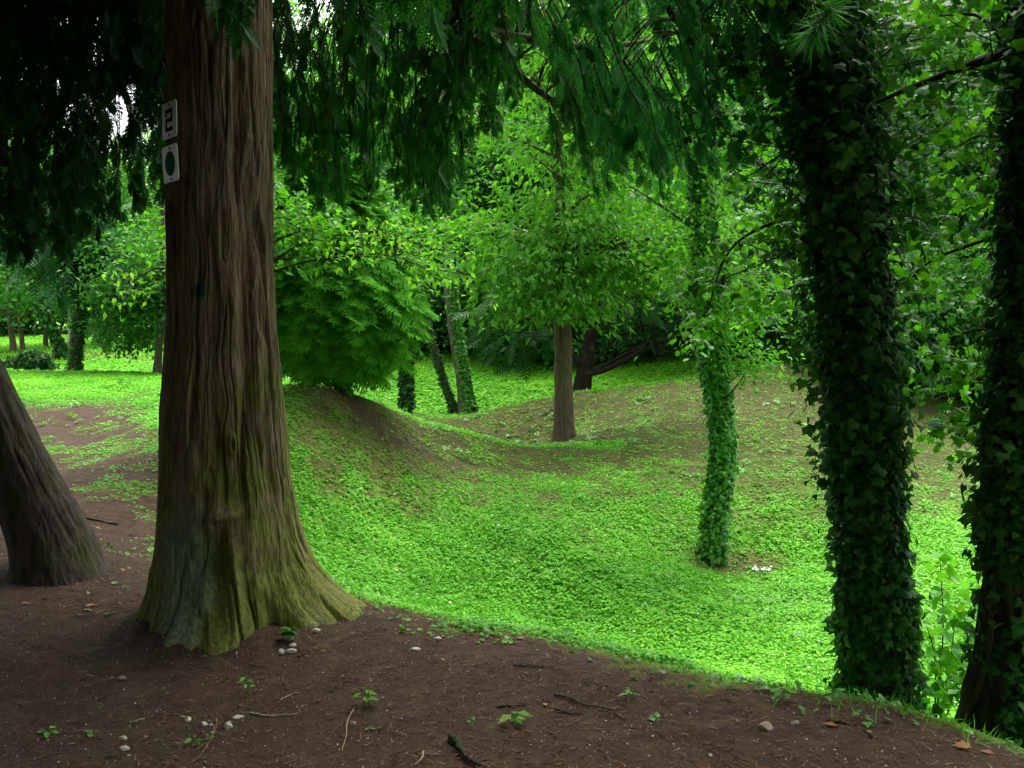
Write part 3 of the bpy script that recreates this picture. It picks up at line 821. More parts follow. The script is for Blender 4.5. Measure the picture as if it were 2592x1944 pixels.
for px, py, Y, rx, nn in ((505, 262, 15.3, .8, 16), (512, 308, 15.0, .5, 8), (705, 262, 15.8, 1.2, 18), (480, 225, 15.6, .9, 14), (588, 306, 15.2, .7, 16), (545, 300, 15.0, .7, 14), (525, 285, 15.2, .8, 15), (612, 278, 15.6, 1.0, 22), (668, 258, 15.8, 1.2, 22), (560, 268, 15.5, 1.3, 28), (612, 255, 15.8, 1.5, 32), (665, 240, 16, 1.5, 28), (530, 245, 15.5, 1.0, 18), (585, 226, 15.6, 1.7, 32), (640, 206, 15.9, 1.6, 26), (550, 200, 15.7, 1.3, 22), (600, 172, 15.8, 1.6, 26), (545, 150, 15.9, 1.2, 18), (590, 118, 15.9, 1.4, 20), (555, 80, 15.9, 1.2, 18), (600, 50, 16, 1.3, 16)):
    mc.append(crown_points(r, nn, P(px, py, Y), (rx, rx * .8, .32), -1, int(px)))
mc.append(crown_points(r, 210, P(610, 20, 15.6) + np.array([0, -.2, .3]), (3.4, 2.6, 1.5), -.9, 77))  # largely hidden upper crown, added to cast shade over the mound
mc = np.concatenate(mc)
broad_tree('broadleaf_tree', 'straight brown bare trunk in the grassy saddle under a light green leafy crown', 'tree', None,
           [(564, 441, 15.7), (564, 410, 15.7), (563.5, 360, 15.7), (562, 310, 15.7), (560, 200, 15.7), (559, 60, 15.8), (558, -60, 15.9)], [.19, .155, .148, .14, .08, .045, .02], 'bark_brown', mc, 22, .5, .15, 'elm', 32, .35, 60, width=.8, droop=.8, nseg=24, rough=.12, flat=.35, limbfrom=.55)

# ------------------------------------------------------------------ ivy-clad trunk on the bowl's slope
r = np.random.default_rng(41)
ic = np.concatenate([crown_points(r, 34, P(728, 300, 10.2), (.55, .5, .55), -1, 3), crown_points(r, 60, P(700, 190, 10.4), (.9, .7, .9), -1, 5), crown_points(r, 60, P(715, 50, 10.6), (1.3, 1.1, .9), -1, 7), crown_points(r, 10, P(755, 352, 10.1), (.26, .2, .36), -1, 9), crown_points(r, 18, P(690, 280, 10.2), (.35, .3, .3), -1, 10)])
broad_tree('ivy_tree', 'slim trunk wrapped to the ground in small bright ivy, alone on the bowl slope', 'tree', 'ivy clad trunks',
           [(712, 562, 10.4), (716, 509, 10.4), (722, 463, 10.4), (721, 416, 10.4), (715, 370, 10.4), (712, 333, 10.4), (709, 300, 10.4), (704, 230, 10.4), (700, 150, 10.4), (698, -30, 10.4)],
           [.09, .085, .085, .085, .083, .082, .08, .08, .075, .05], 'bark_grey', ic, 34, .3, .075, 'elm', 42, .3, 26, ivy=[('ivy_bright', dict(n=9000, size=.058, z0=.012, z1=.99, out=.075, stick=.05))], width=.85)

# ------------------------------------------------------------------ two leaning trunks in the far hollow, and the short dark one
r = np.random.default_rng(51)
broad_tree('ivy_tree', 'thicker of the two leaning trunks in the far hollow, ivy up one side', 'tree', 'ivy clad trunks',
           [(468, 413, 24), (464, 390, 24), (461, 368, 24), (455, 333, 24), (450, 290, 24), (448, 255, 24), (446, 170, 24), (445, 40, 24)], [.24, .17, .165, .16, .15, .14, .13, .07], 'bark_grey',
           np.concatenate([crown_points(r, 60, P(455, 110, 24), (2.4, 1.5, 2.0), -1, 3), crown_points(r, 12, P(448, 225, 24), (.9, .6, .5), -1, 3)]), 40, .6, .15, 'broad', 52, .35, 18, ivy=[('ivy_bright', dict(n=1700, size=.085, z0=.03, z1=.62, out=.05, side=(-.5, 1.5)))])
broad_tree('ivy_tree', 'thinner of the two leaning trunks in the far hollow, leaning further over', 'tree', 'ivy clad trunks',
           [(458, 414, 24.1), (452, 403, 24.1), (446, 388, 24.1), (438, 362, 24.1), (430, 335, 24.1), (425, 300, 24.1), (421, 240, 24.1), (419, 150, 24.1)], [.15, .105, .1, .095, .09, .085, .07, .04], 'bark_dark',
           crown_points(r, 44, P(420, 180, 24), (1.4, 1.2, 1.5), -1, 3), 40, .55, .14, 'shrub', 53, .35, 14, ivy=[('ivy', dict(n=500, size=.08, z0=.05, z1=.7, out=.03))])
broad_tree('ivy_tree', 'short dark ivy covered trunk between the fan conifer and the leaning trunks', 'tree', 'ivy clad trunks',
           [(406, 408, 19), (407, 395, 19), (406, 370, 19), (405, 345, 19), (404, 300, 19), (403, 230, 19)], [.11, .1, .1, .095, .09, .05], 'bark_dark',
           crown_points(r, 60, P(398, 250, 19), (1.2, 1.1, 1.1), -1, 3), 40, .45, .12, 'broad', 54, .3, 14, ivy=[('ivy', dict(n=1500, size=.08, z0=.08, z1=.95, out=.06, stick=.03))])
# grey dead twigs around the leaning pair
# ------------------------------------------------------------------ low spreading dark yew behind the saddle
r = np.random.default_rng(61)
q = ground(583, 383); q = np.array(base_at(P(583, 383, 20.3)))
YW = thing('yew_tree', 'low dark evergreen with black boughs sweeping out over the far mound', 'tree', None, tuple(q))
g = Geo(); p, rad = trunk_geo(g, [q + (0, 0, -.2), q + (-.02, 0, .4), q + (.1, 0, 1.2), q + (.3, .1, 2.6)], [.26, .2, .15, .08], 12, .7)
part('trunk', g, M['bark_black'], YW, True)
for pts, r0 in (([(585, 374), (605, 370), (632, 356), (660, 342), (700, 324), (745, 312)], .075), ([(585, 372), (600, 355), (620, 335), (660, 318), (700, 300)], .05), ([(592, 372), (630, 352), (670, 340), (720, 338), (760, 340)], .05), ([(585, 360), (590, 335), (610, 305), (640, 280)], .07), ([(580, 365), (565, 345), (545, 325), (515, 315)], .06), ([(640, 350), (660, 330), (680, 318), (730, 300)], .035)  ):
    pp = [P(x, y, 20.2 - .05 * i * (1 if r0 > .06 else -1)) for i, (x, y) in enumerate(pts)]
    g = Geo(); tube(g, spline(pp, 16), np.linspace(r0, r0 * .25, 16), 6)
    for _ in range(7):
        s = spline(pp, 16)[r.integers(4, 15)]; e = s + r.normal(size=3) * (.5, .4, .25) + np.array([.25, 0, .25])
        tube(g, spline([s, (s + e) / 2 + r.normal(size=3) * .06, e], 5), np.linspace(.014, .004, 5), 3)
    part('branch', g, M['bark_black'], YW, True)
c = np.concatenate([crown_points(r, 1000, P(650, 270, 20.8), (3.1, 2.0, 1.3), -1, 4), crown_points(r, 450, P(760, 300, 20.4), (1.7, 1.3, 1.0), -1, 6), crown_points(r, 350, P(520, 318, 21.5), (1.2, 1.2, .95), -1, 8), crown_points(r, 300, P(700, 210, 21), (2.2, 1.5, 1.1), -1, 9)])
k = len(c)
f = Geo(); scatter(f, FROND_LO, c, r.normal(size=(k, 3)) * .6 + np.array([0, 0, -.5]), r.normal(size=(k, 3)) * .5 + np.array([0, -.2, .9]), r.uniform(.35, .65, k), r.random(k), 1.4)
part('crown', f, M['yew'], YW)

# ------------------------------------------------------------------ the two near trunks choked with ivy
def near_ivy(label, stempx, radii, seed, ivyn, bare, outs, barkm='bark_dark'):
    r = np.random.default_rng(seed)
    pts = snap([P(*s) for s in stempx], .1)
    root = thing('ivy_tree', label, 'tree', 'ivy clad trunks', base_at(pts[0]))
    g = Geo(); p, rad = trunk_geo(g, pts, radii, 40, .45, .1, seed, 60)
    part('trunk', g, M[barkm], root, True)
    gi = Geo()
    for kw in ivyn: ivy_on(gi, r, p, rad, **kw)
    part('ivy', gi, M['ivy'], root)
    w = Geo()
    for _ in range(outs):                                       # bare climbing stems
        a = r.uniform(3.2, 6.1); i0 = r.integers(0, 25); i1 = i0 + r.integers(12, 30)
        idx = np.arange(i0, min(i1, 59)); aa = a + .5 * np.sin(idx * .23 + r.random() * 6) * .6
        c = p[idx] + np.stack([np.cos(aa), np.sin(aa), np.zeros(len(idx))], -1) * (rad[idx] + .012)[:, None]
        tube(w, spline(c, 30), .006 + .004 * r.random(), 4)
    if not w.empty(): part('ivy_stem', w, M['twig'], root, True)
    return root, p, rad
r = np.random.default_rng(71)
NA, pa, ra = near_ivy('ivy smothered trunk at the bank edge, nearer the bowl of the two close ones', [(880, 690, 4.45), (878, 640, 4.45), (874, 580, 4.45), (868, 490, 4.45), (860, 380, 4.45), (850, 260, 4.45), (838, 120, 4.45), (828, -20, 4.45), (815, -400, 4.5)],
    [.16, .135, .13, .125, .12, .12, .115, .11, .07], 72, [dict(n=8200, size=.047, z0=.01, z1=.98, out=.05, stick=.05), dict(n=2400, size=.05, z0=.35, z1=.95, out=.1, stick=.1), dict(n=1300, size=.052, z0=.45, z1=.95, out=.2, stick=.1)], 0, 5)
NB, pb, rb = near_ivy('thick dark trunk at the frame edge with ivy stems on its bare foot', [(988, 733, 4.05), (995, 700, 4.05), (1006, 640, 4.05), (1014, 560, 4.05), (1020, 460, 4.05), (1032, 330, 4.05), (1040, 180, 4.05), (1042, 0, 4.05), (1042, -400, 4.1)],
    [.15, .13, .12, .115, .112, .11, .108, .105, .08], 73, [dict(n=420, size=.046, z0=.02, z1=.3, out=.05, side=(5.3, 1.1)), dict(n=240, size=.046, z0=.2, z1=.42, out=.03), dict(n=4800, size=.047, z0=.36, z1=.98, out=.045, stick=.06), dict(n=1200, size=.05, z0=.42, z1=.95, out=.1, stick=.1)], 0, 8, 'bark_black')
def leafy_boughs(root, r, boughs, mat, leaf, tmpl, per=13, rad0=.014, spread=.11, bmat='twig'):
    """thin boughs with leaves on side twigs"""
    for pts in boughs:
        c = spline([P(*q) for q in pts], 22); g = Geo(); f = Geo()
        r0 = rad0
        if len(pts[0]) and pts[0][2] < 0: pass
        tube(g, c, np.linspace(r0, r0 * .25, 22), 5)
        cl = []
        for _ in range(max(4, int(np.linalg.norm(c[-1] - c[0]) * 9))):
            i = r.integers(5, 22); s = c[i]
            e = s + r.normal(size=3) * np.array([.2, .2, .13]) + (c[i] - c[i - 3]) * .6
            tube(g, spline([s, (s + e) / 2 + r.normal(size=3) * .02, e], 5), np.linspace(.004, .0015, 5), 3)
            for t in (.5, .8, 1.05): cl.append(s + (e - s) * t)
        b = part('branch', g, M[bmat], root, True)
        leaves_around(f, r, np.array(cl), per, spread, leaf, tmpl, .9, .45, .6)
        part('leaves', f, M[mat], root, False, b)
leafy_boughs(NA, r, [[(850, 250, 4.4), (800, 200, 4.9), (745, 150, 5.3), (700, 140, 5.6)], [(850, 190, 4.4), (790, 215, 4.6), (730, 250, 5.0), (705, 320, 5.2)], [(855, 300, 4.4), (800, 285, 4.8), (760, 310, 5.2)],
                     [(840, 130, 4.4), (790, 90, 4.8), (750, 60, 5.0)], [(845, 150, 4.4), (890, 110, 4.8), (930, 95, 5.2)], [(858, 320, 4.5), (900, 285, 4.9), (935, 262, 5.2)], [(850, 240, 4.4), (905, 205, 4.7), (950, 190, 5.0)], [(835, 60, 4.4), (880, 25, 4.6), (930, 10, 5.0)], [(835, 80, 4.4), (800, 20, 4.5), (790, -30, 4.6)]], 'maple', .046, MAPLE, 8)
leafy_boughs(NB, r, [[(1035, 45, 4.05), (985, 60, 4.1), (925, 82, 4.2), (870, 105, 4.3)]], 'ivy', .055, IVY, 12, .03, .13, 'bark_black')
leafy_boughs(NA, r, [[(840, 120, 4.45), (790, 70, 4.6), (735, 40, 4.9)], [(845, 160, 4.45), (795, 150, 4.6), (750, 175, 4.8)], [(848, 190, 4.45), (900, 150, 4.6), (950, 120, 4.8)], [(840, 100, 4.45), (890, 50, 4.6), (950, 30, 4.9)], [(850, 230, 4.45), (900, 215, 4.6), (935, 225, 4.8)], [(838, 60, 4.45), (860, 10, 4.5), (900, -20, 4.6)], [(850, 260, 4.45), (805, 250, 4.6), (770, 260, 4.8)], [(838, 40, 4.4), (800, 10, 4.5), (760, 0, 4.6)]], 'ivy', .055, IVY, 12, .012, .14)
leafy_boughs(NB, r, [[(1030, 230, 4.05), (985, 240, 4.4), (930, 262, 4.7), (900, 290, 4.9)], [(1022, 330, 4.05), (975, 330, 4.5), (930, 345, 4.8)], [(1025, 150, 4.05), (985, 135, 4.3), (950, 150, 4.8)], [(1018, 380, 4.05), (975, 380, 4.4), (935, 400, 4.8)], [(1030, 90, 4.05), (985, 20, 4.2), (940, 15, 4.5)], [(1020, 440, 4.05), (985, 420, 4.2), (960, 430, 4.4)]], 'maple', .046, MAPLE, 8)

# yellow-green broadleaf whose boughs show on both sides of the huge trunk
r = np.random.default_rng(81)
YT, p, rad = broad_tree('broadleaf_tree', 'yellow green broadleaf hidden behind the huge trunk, one thin bough reaching past it', 'tree', None,
    [(226, 452, 10.2), (225, 380, 10.2), (224, 300, 10.2), (222, 200, 10.2), (222, 60, 10.3)], [.1, .085, .08, .07, .04], 'bark_dark', np.concatenate([crown_points(r, 60, P(225, 225, 10.2), (.9, .8, .7), -1, 3), crown_points(r, 16, P(310, 225, 10.3), (.4, .4, .35), -1, 3)]), 26, .3, .085, 'broad', 82, .3, 16)
leafy_boughs(YT, r, [[(226, 290, 10.2), (290, 266, 10.0), (330, 258, 9.9), (370, 254, 9.8), (400, 258, 9.7), (435, 272, 9.6)], [(226, 300, 10.2), (290, 250, 10.1), (330, 236, 10.2), (380, 232, 10.2), (420, 244, 10.2)], [(226, 280, 10.2), (190, 272, 10.3), (160, 268, 10.2), (135, 280, 10.1), (122, 298, 10)], [(440, 262, 9.8), (470, 275, 9.8), (492, 268, 9.8)]], 'yellowish', .075, LEAF, 3, .014, .2)
# pine beside the bank, only one needle bough hanging into view
PN = thing('pine_tree', 'pine with one long-needled bough hanging above the ivy trunk', 'tree', None, base_at((3.6, 3.0)))
r = np.random.default_rng(91)
g = Geo(); trunk_geo(g, [np.array(base_at((3.6, 3.0))) + (0, 0, -.1), np.array((3.6, 3.0, 1.5)), np.array((3.6, 3.0, 4)), np.array((3.5, 3.0, 8))], [.17, .15, .13, .06], 16, .4)
part('trunk', g, M['bark_brown'], PN, True)
c = spline([np.array((3.58, 3.0, 4.4)), np.array((2.6, 3.2, 3.9)), P(850, -40, 3.6), P(828, 10, 3.55), P(812, 34, 3.52)], 40)
g = Geo(); tube(g, c, np.linspace(.03, .004, 40), 6); bo = part('branch', g, M['bark_brown'], PN, True)
f = Geo(); i = r.integers(24, 40, 420); d = norm(np.gradient(c, axis=0))[i] + r.normal(size=(420, 3)) * .6
scatter(f, (NEEDLE[0] * (.55, 1, 1), NEEDLE[1]), c[i], d, sph(r, 420), r.uniform(.09, .14, 420), r.random(420)); part('needles', f, M['frond'], PN, False, bo)

# ------------------------------------------------------------------ trees across the meadow
r = np.random.default_rng(101)
SP = thing('spruce_tree', 'slim dark meadow trunk with ivy, under drooping blue green needle boughs', 'tree', None, base_at(ground(74.4, 373)))
q = np.array(SP.location); Yq = q[1]
g = Geo(); p, rad = trunk_geo(g, snap([P(74.4, 373, Yq), P(75.5, 360, Yq), P(78, 335, Yq), P(79.5, 315, Yq), P(80, 250, Yq), P(80, 150, Yq)]), [.16, .125, .115, .11, .09, .05], 10, .3, .1, 4, 30)
part('trunk', g, M['bark_dark'], SP, True)
gi = Geo(); ivy_on(gi, r, p, rad, 700, .07, .05, .7, .035); part('ivy', gi, M['ivy'], SP)
for (x, y) in ((136, 290), (120, 315), (105, 330), (60, 296), (40, 280), (20, 268), (128, 262), (45, 250), (95, 300), (10, 250), (70, 285)):
    c = spline([P(80, y - 45, Yq), P((80 + x) / 2, y - 38, Yq - r.uniform(-.6, .8)), P(x, y, Yq - r.uniform(-.8, 1.2))], 14)
    g = Geo(); tube(g, c, np.linspace(.03, .006, 14), 4); bo = part('branch', g, M['twig'], SP, True)
    f = Geo(); i = r.integers(2, 14, 46); k = 46
    scatter(f, FROND_LO, c[i], (c[-1] - c[0]) * .3 + r.normal(size=(k, 3)) * .35 + np.array([0, 0, -.7]), r.normal(size=(k, 3)) + np.array([0, -.5, .5]), r.uniform(.35, .7, k), r.random(k), 1.2)
    part('foliage', f, M['spruce'], SP, False, bo)
f = Geo(); c = crown_points(r, 420, P(75, 225, Yq), (1.6, 1.3, 1.2), -1, 4); k = len(c)
scatter(f, FROND_LO, c, r.normal(size=(k, 3)) * .5 + np.array([0, 0, -.7]), r.normal(size=(k, 3)) + np.array([0, 0, .6]), r.uniform(.4, .75, k), r.random(k), 1.3)
part('crown', f, M['spruce'], SP)

def meadow_tree(name, label, px, py, top, width, barkm, cmat, seed, crad=(1.6, 1.4, 1.6), nc=50, ivy=None, group='trees across the meadow', leaf=.16, bend=0, Yo=None):
    r = np.random.default_rng(seed)
    q = ground(px, py) if Yo is None else P(px, py, Yo); Y = q[1]; w = width / F * Y / 2
    stem = [(px, py, Y), (px + (top[0] - px) * .3 + bend, py + (top[1] - py) * .3, Y), (px + (top[0] - px) * .65 + bend * .6, py + (top[1] - py) * .65, Y), (top[0], top[1], Y), (top[0] + (top[0] - px) * .3, top[1] - 70, Y), (top[0] + (top[0] - px) * .4, top[1] - 140, Y)]
    cen = crown_points(r, nc, P(top[0], top[1] - 55, Y), crad, -1, seed) if nc else None
    return broad_tree(name, label, 'tree', group, stem, [w * 1.25, w, w * .95, w * .9, w * .7, w * .4], barkm, cen, 44, .6, leaf, cmat, seed, .3, 10, ivy=ivy, nseg=10)
meadow_tree('broadleaf_tree', 'brown meadow trunk nearest the pale path, leaning slightly', 14, 353, (9, 312), 6, 'bark_brown', 'broad', 111)
meadow_tree('broadleaf_tree', 'reddish thin meadow trunk paired beside the leaning brown one', 23, 350.5, (19, 314), 4.5, 'bark_brown', 'broad', 112)
meadow_tree('broadleaf_tree', 'straight dark meadow trunk behind the leaning ivy one', 45.5, 348, (46, 314), 4.5, 'bark_dark', 'shrub', 113)
meadow_tree('ivy_tree', 'ivy trunk in the meadow bent strongly to one side', 64, 360, (45, 318), 5.5, 'bark_dark', 'shrub', 114, ivy=[('ivy', dict(n=900, size=.12, z0=.03, z1=.75, out=.1))], bend=3)
meadow_tree('birch_tree', 'white slender birch trunk with curved foot in the meadow', 66.5, 346, (69, 312), 3, 'bark_pale', 'broad', 115, (1.2, 1.2, 1.2), 30, bend=2.5)
meadow_tree('broadleaf_tree', 'thin grey trunk in the brushwood beyond the meadow', 95, 345, (94, 300), 4, 'bark_grey', 'broad', 116, Yo=31)
meadow_tree('broadleaf_tree', 'lesser stem close beside the thin grey trunk', 100, 345, (103, 300), 2.2, 'bark_dark', 'broad', 117, (1, 1, 1), 24, Yo=31)
TR, p, rad = meadow_tree('broadleaf_tree', 'dark leafy tree in the meadow half hidden by the huge trunk', 157, 375, (161, 320), 7.5, 'bark_dark', 'shrub', 118, (1.5, 1.2, .9), 70, leaf=.12)
r = np.random.default_rng(119)
f = Geo(); cc = np.concatenate([crown_points(r, 80, P(140, 300, 20), (.9, .9, .75), -1, 4), crown_points(r, 24, P(128, 335, 20.5), (.8, .7, .4), -1, 4)])
leaves_around(f, r, cc, 44, .4, .12, LEAF, 1, .5, .5); part('low_foliage', f, M['shrub'], TR)

# ivy-covered stump
r = np.random.default_rng(121); q = ground(30, 370)
ST = thing('ivy_mound', 'low hump of dark ivy over a stump on the meadow', 'stump', None, base_at(q))
g = Geo(); tube(g, [q + (.12, 0, -.1), q + (.1, 0, .1), q + (.04, 0, .26)], [.3, .24, .16], 12); part('stump', g, M['bark_dark'], ST, True)
f = Geo(); v = sph(r, 2600); v[:, 2] = np.abs(v[:, 2]); k = len(v)
pos = q + v * np.array([.46, .36, .36]) * (1 + .2 * r.normal(size=(k, 1)) * .5) + np.array([.08, 0, 0]) * v[:, 2:3]
pos[:, 0] -= .25 * (v[:, 0] < -.2) * (1 - v[:, 2]) * r.random(k)
scatter(f, IVY, pos, v * .5 + np.array([0, 0, -.5]) + r.normal(size=(k, 3)) * .4, v + r.normal(size=(k, 3)) * .35 + np.array([0, 0, .3]), r.uniform(.06, .11, k), r.random(k)); part('ivy', f, M['ivy'], ST)

# ------------------------------------------------------------------ the wood behind
def wood_tree(name, label, cat, seed, h, rad, z0, nleaf, leaf, mat, barkm, group):
    r = np.random.default_rng(seed)
    root = thing(name, label, cat, group)
    g = Geo(); p, rr_ = trunk_geo(g, [np.array((0, 0, -.3)), np.array((.1, 0, h * .3)), np.array((-.1, .1, h * .6)), np.array((0, 0, h * .95))], [.22, .17, .12, .03], 9, .4, .08, seed)
    c = crown_points(r, int(nleaf / 60), (0, 0, (h + z0) / 2), (rad, rad, (h - z0) / 2), -1, seed, .42)
    limbs_to(g, r, p[5:], c[r.choice(len(c), 26, False)], .07, nseg=4)
    part('trunk', g, M[barkm], root, True)
    f = Geo(); leaves_around(f, r, c, 60, rad * .3, leaf, LEAF, .8, .5, .5, (0, 0), 0, 1.15); part('crown', f, M[mat], root)
    return root
WL = {'broad': 'tall mid green broadleaf in the wood closing the view behind the hollows', 'pale': 'tall light yellow green broadleaf in the wood closing the view behind the hollows', 'dark': 'dark bushy evergreen in the wood closing the view behind the hollows', 'shrub': 'leafy dark shrub at the foot of the wood behind the hollows'}
protos = {
    'broad': wood_tree('broadleaf_tree', WL['broad'], 'tree', 201, 12, 3.2, 1.2, 26000, .2, 'broad', 'bark_grey', 'wood behind the hollows'),
    'pale': wood_tree('broadleaf_tree', WL['pale'], 'tree', 202, 14, 3.4, 2.0, 26000, .2, 'elm', 'bark_grey', 'wood behind the hollows'),
    'dark': wood_tree('evergreen_tree', WL['dark'], 'tree', 203, 9, 2.6, .4, 24000, .18, 'shrub', 'bark_dark', 'wood behind the hollows'),
    'shrub': wood_tree('woodland_shrub', WL['shrub'], 'shrub', 204, 3.2, 1.9, -.1, 15000, .13, 'shrub', 'bark_dark', 'shrubs edging the wood')}
used = set()
def plant(kind, x, y, s, rz=None, sz=None, label=None):
    global r
    loc = (x, y, float(H(x, y)) - .05); rz = r.uniform(0, TWO_PI) if rz is None else rz
    s3 = (s, s, s * (sz or 1)); grp = protos[kind]['group']
    if kind not in used:
        o = protos[kind]; used.add(kind); o.location = loc; o.rotation_euler = (0, 0, rz); o.scale = s3
        if label: o['label'] = label
        return o
    return copy_thing(protos[kind], loc, rz, s3, label or WL[kind], grp)
r = np.random.default_rng(301)
# edge of the wood behind the second mound and beside it
for kind, x, y, s in (('shrub', -1.0, 33.5, 1.2), ('shrub', .8, 31, 1.25), ('shrub', 2.6, 29.5, 1.2), ('dark', 1.2, 34, 1.0), ('dark', -3.0, 35, .95), ('pale', 4.5, 30, .9), ('broad', -1.5, 37, 1.05), ('pale', 2.5, 38, 1.1), ('broad', 7.5, 27, .9), ('pale', 10.5, 26, .95), ('dark', 6.2, 24.5, .8), ('shrub', 9.2, 21.5, 1.0),
                      ('broad', 13.5, 23, .95), ('shrub', 7.2, 18.9, .85), ('shrub', 9.4, 18.2, .95), ('shrub', 11.6, 18.0, 1.1), ('dark', 10.2, 21, .8), ('pale', 16, 28, 1.0), ('broad', 6, 34, 1.1), ('dark', 12, 31, 1.1), ('broad', 9, 37, 1.1), ('pale', 14, 38, 1.15), ('broad', 19, 34, 1.1), ('dark', 5.0, 38, 1.15), ('pale', -.5, 44, 1.2), ('broad', 4, 45, 1.2), ('broad', 12, 46, 1.2), ('dark', 20, 44, 1.3),
                      ('broad', -5.5, 40, 1.0), ('pale', -8.5, 38, .95), ('dark', -6.5, 33, .8), ('shrub', -4.6, 31.5, 1.0), ('shrub', -7.6, 35, 1.1), ('pale', -3.6, 45, 1.2), ('broad', -11.5, 41, 0.68), ('shrub', -10.4, 37.5, .9), ('dark', -14, 42, 0.65), ('broad', -17, 40, 0.65), ('pale', -20, 42, 0.68), ('broad', -25, 41, 0.72), ('shrub', -13.5, 38.5, .9), ('shrub', -16.2, 38, 1.0), ('shrub', -19, 37, 1.0), ('dark', -22, 38, .9), ('broad', -9.5, 50, 1.1), ('dark', -14, 52, 0.79), ('pale', -19, 52, 0.79), ('broad', -25, 50, 0.86), ('broad', -30, 46, 0.79)):
    plant(kind, x, y, s)
# unseen trees added round the bank to shade it
for kind, x, y, s in (('broad', -7, -5, 1.0), ('dark', -3, -7, 1.2), ('broad', 2, -7.5, 1.05), ('pale', 7, -4.5, 1.0), ('dark', -9.5, 1.5, 1.1), ('broad', -10.5, 7.5, .9), ('dark', -12, -3, 1.2)):
    plant(kind, x, y, s, label={'broad': 'unseen broadleaf added round the bare bank to shade it', 'pale': 'unseen light green broadleaf added round the bare bank to shade it', 'dark': 'unseen dark evergreen added round the bare bank to shade it'}[kind])

# ------------------------------------------------------------------ ground plants
r = np.random.default_rng(401)
def sow(geo, n, x0, x1, y0, y1, tmpl, size, wedge=.58, hgt=(.01, .05), up=1.2, droop=0, pw=1.0, cov=None, bias=0.0, tilt=.45):
    x = r.uniform(x0, x1, n); y = r.uniform(y0, y1, n)
    ok = (np.abs(x / np.maximum(y, .1)) < wedge)
    x, y = x[ok], y[ok]
    c = (cov or cover)(x, y) ** pw
    clump = .55 + .45 * fbm(x * 3.5, y * 3.5, 91, 3) * 1.6
    ok = r.random(len(x)) < c * np.clip(clump + c * .35, .1, 1); x, y, c, clump = x[ok], y[ok], c[ok], clump[ok]
    k = len(x)
    z = H(x, y) + r.uniform(hgt[0], hgt[1], k) * (.35 + .9 * np.clip(clump, 0, 1.2)) * (.5 + .5 * c)
    a = r.uniform(0, TWO_PI, k)
    D = np.stack([np.cos(a), np.sin(a), r.normal(size=k) * .25 - droop], -1)
    N = r.normal(size=(k, 3)) * tilt + np.array([0, 0, up])
    tone = np.clip(.42 + .45 * fbm(x * .55, y * .55, 55, 3) + r.normal(size=k) * .2 + bias, 0, 1)
    scatter(geo, tmpl, np.stack([x, y, z], -1), D, N, size * r.uniform(.6, 1.3, k), tone)
g = Geo()
HERB = (LEAF[0] * (1.3, 1, 1), LEAF[1])
def sow_fan(geo, n, y0, y1, tmpl, s0, s1):
    """one carpet thinning smoothly with distance, its leaves a little larger farther off"""
    u = r.random(n); y = (y0 ** 1.4 + u * (y1 ** 1.4 - y0 ** 1.4)) ** (1 / 1.4); x = y * r.uniform(-.58, .58, n)
    c = cover(x, y); clump = .62 + .6 * fbm(x * 3.2, y * 3.2, 91, 3) + .25 * fbm(x * 9, y * 9, 92, 2)
    ok = r.random(n) < c * np.clip(clump + c * .35, .1, 1); x, y, c, clump = x[ok], y[ok], c[ok], clump[ok]; k = len(x)
    z = H(x, y) + r.uniform(.006, .045, k) * (.35 + .9 * np.clip(clump, 0, 1.2)) * (.4 + .6 * c)
    a = r.uniform(0, TWO_PI, k)
    tone = np.clip(.4 + .45 * fbm(x * .55, y * .55, 55, 3) + .25 * fbm(x * 2.5, y * 2.5, 56, 2) + r.normal(size=k) * .2 - .32 * (1 - sstep(.35, .75, c)), 0, 1)
    scatter(geo, tmpl, np.stack([x, y, z], -1), np.stack([np.cos(a), np.sin(a), r.normal(size=k) * .25], -1), r.normal(size=(k, 3)) * .25 + np.array([0, 0, 1.2]), (s0 + s1 * y) * r.uniform(.6, 1.3, k), tone)
sow_fan(g, 720000, 4.3, 20.6, HERB, .025, .00105)
sow(g, 20000, -2.6, 4.8, 4.3, 10, TRIPLE, .042, tilt=.3)
sow(g, 190000, -19, 14, 20, 36, HERB, .1, hgt=(.01, .06), tilt=.22)
gc = put('ground_cover', g, M['cover'], kind='stuff'); tag(gc, 'carpet of small bright green clover and herbs in the hollows', 'ground cover', None, 'stuff')
g = Geo()
sow(g, 9000, -3, 5.5, 5, 13, TRIPLE, .06, hgt=(.02, .09), tilt=.4, pw=1.5, cov=lambda x, y: cover(x, y) * sstep(.12, .4, fbm(x * 1.6, y * 1.6, 61, 3)), up=1.0)
sow(g, 9000, -9, 9, 12, 24, TRIPLE, .09, hgt=(.02, .1), tilt=.4, cov=lambda x, y: .7 * sstep(.12, .4, fbm(x * 1.3, y * 1.3, 62, 3)), up=1.0)
he = put('herb_clumps', g, M['ivy_bright'], kind='stuff'); tag(he, 'darker herb clumps standing in the bright carpet', 'herbs', None, 'stuff')
g = Geo()
sow(g, 2600, -4, 7, 4.6, 20, LEAF, .045, hgt=(.03, .06), tilt=.5, cov=lambda x, y: .25 + .5 * (1 - cover(x, y)))
M['dead'] = leaf_mat('dead_leaves', [(.1, .055, .02), (.2, .12, .05), (.3, .22, .1), (.26, .1, .03)], .15, (1, .8, .5), .7)
de = put('leaf_litter', g, M['dead'], kind='stuff'); tag(de, 'tan dead leaves flecking the green slopes', 'litter', None, 'stuff')
g = Geo()
sow(g, 900, -3, 6, 5, 13, LEAF, .026, hgt=(.05, .09), tilt=.6, pw=2)
M['petal'] = leaf_mat('white_clover', [(.5, .5, .45), (.7, .7, .66)], .2, (1, 1, .9), .7)
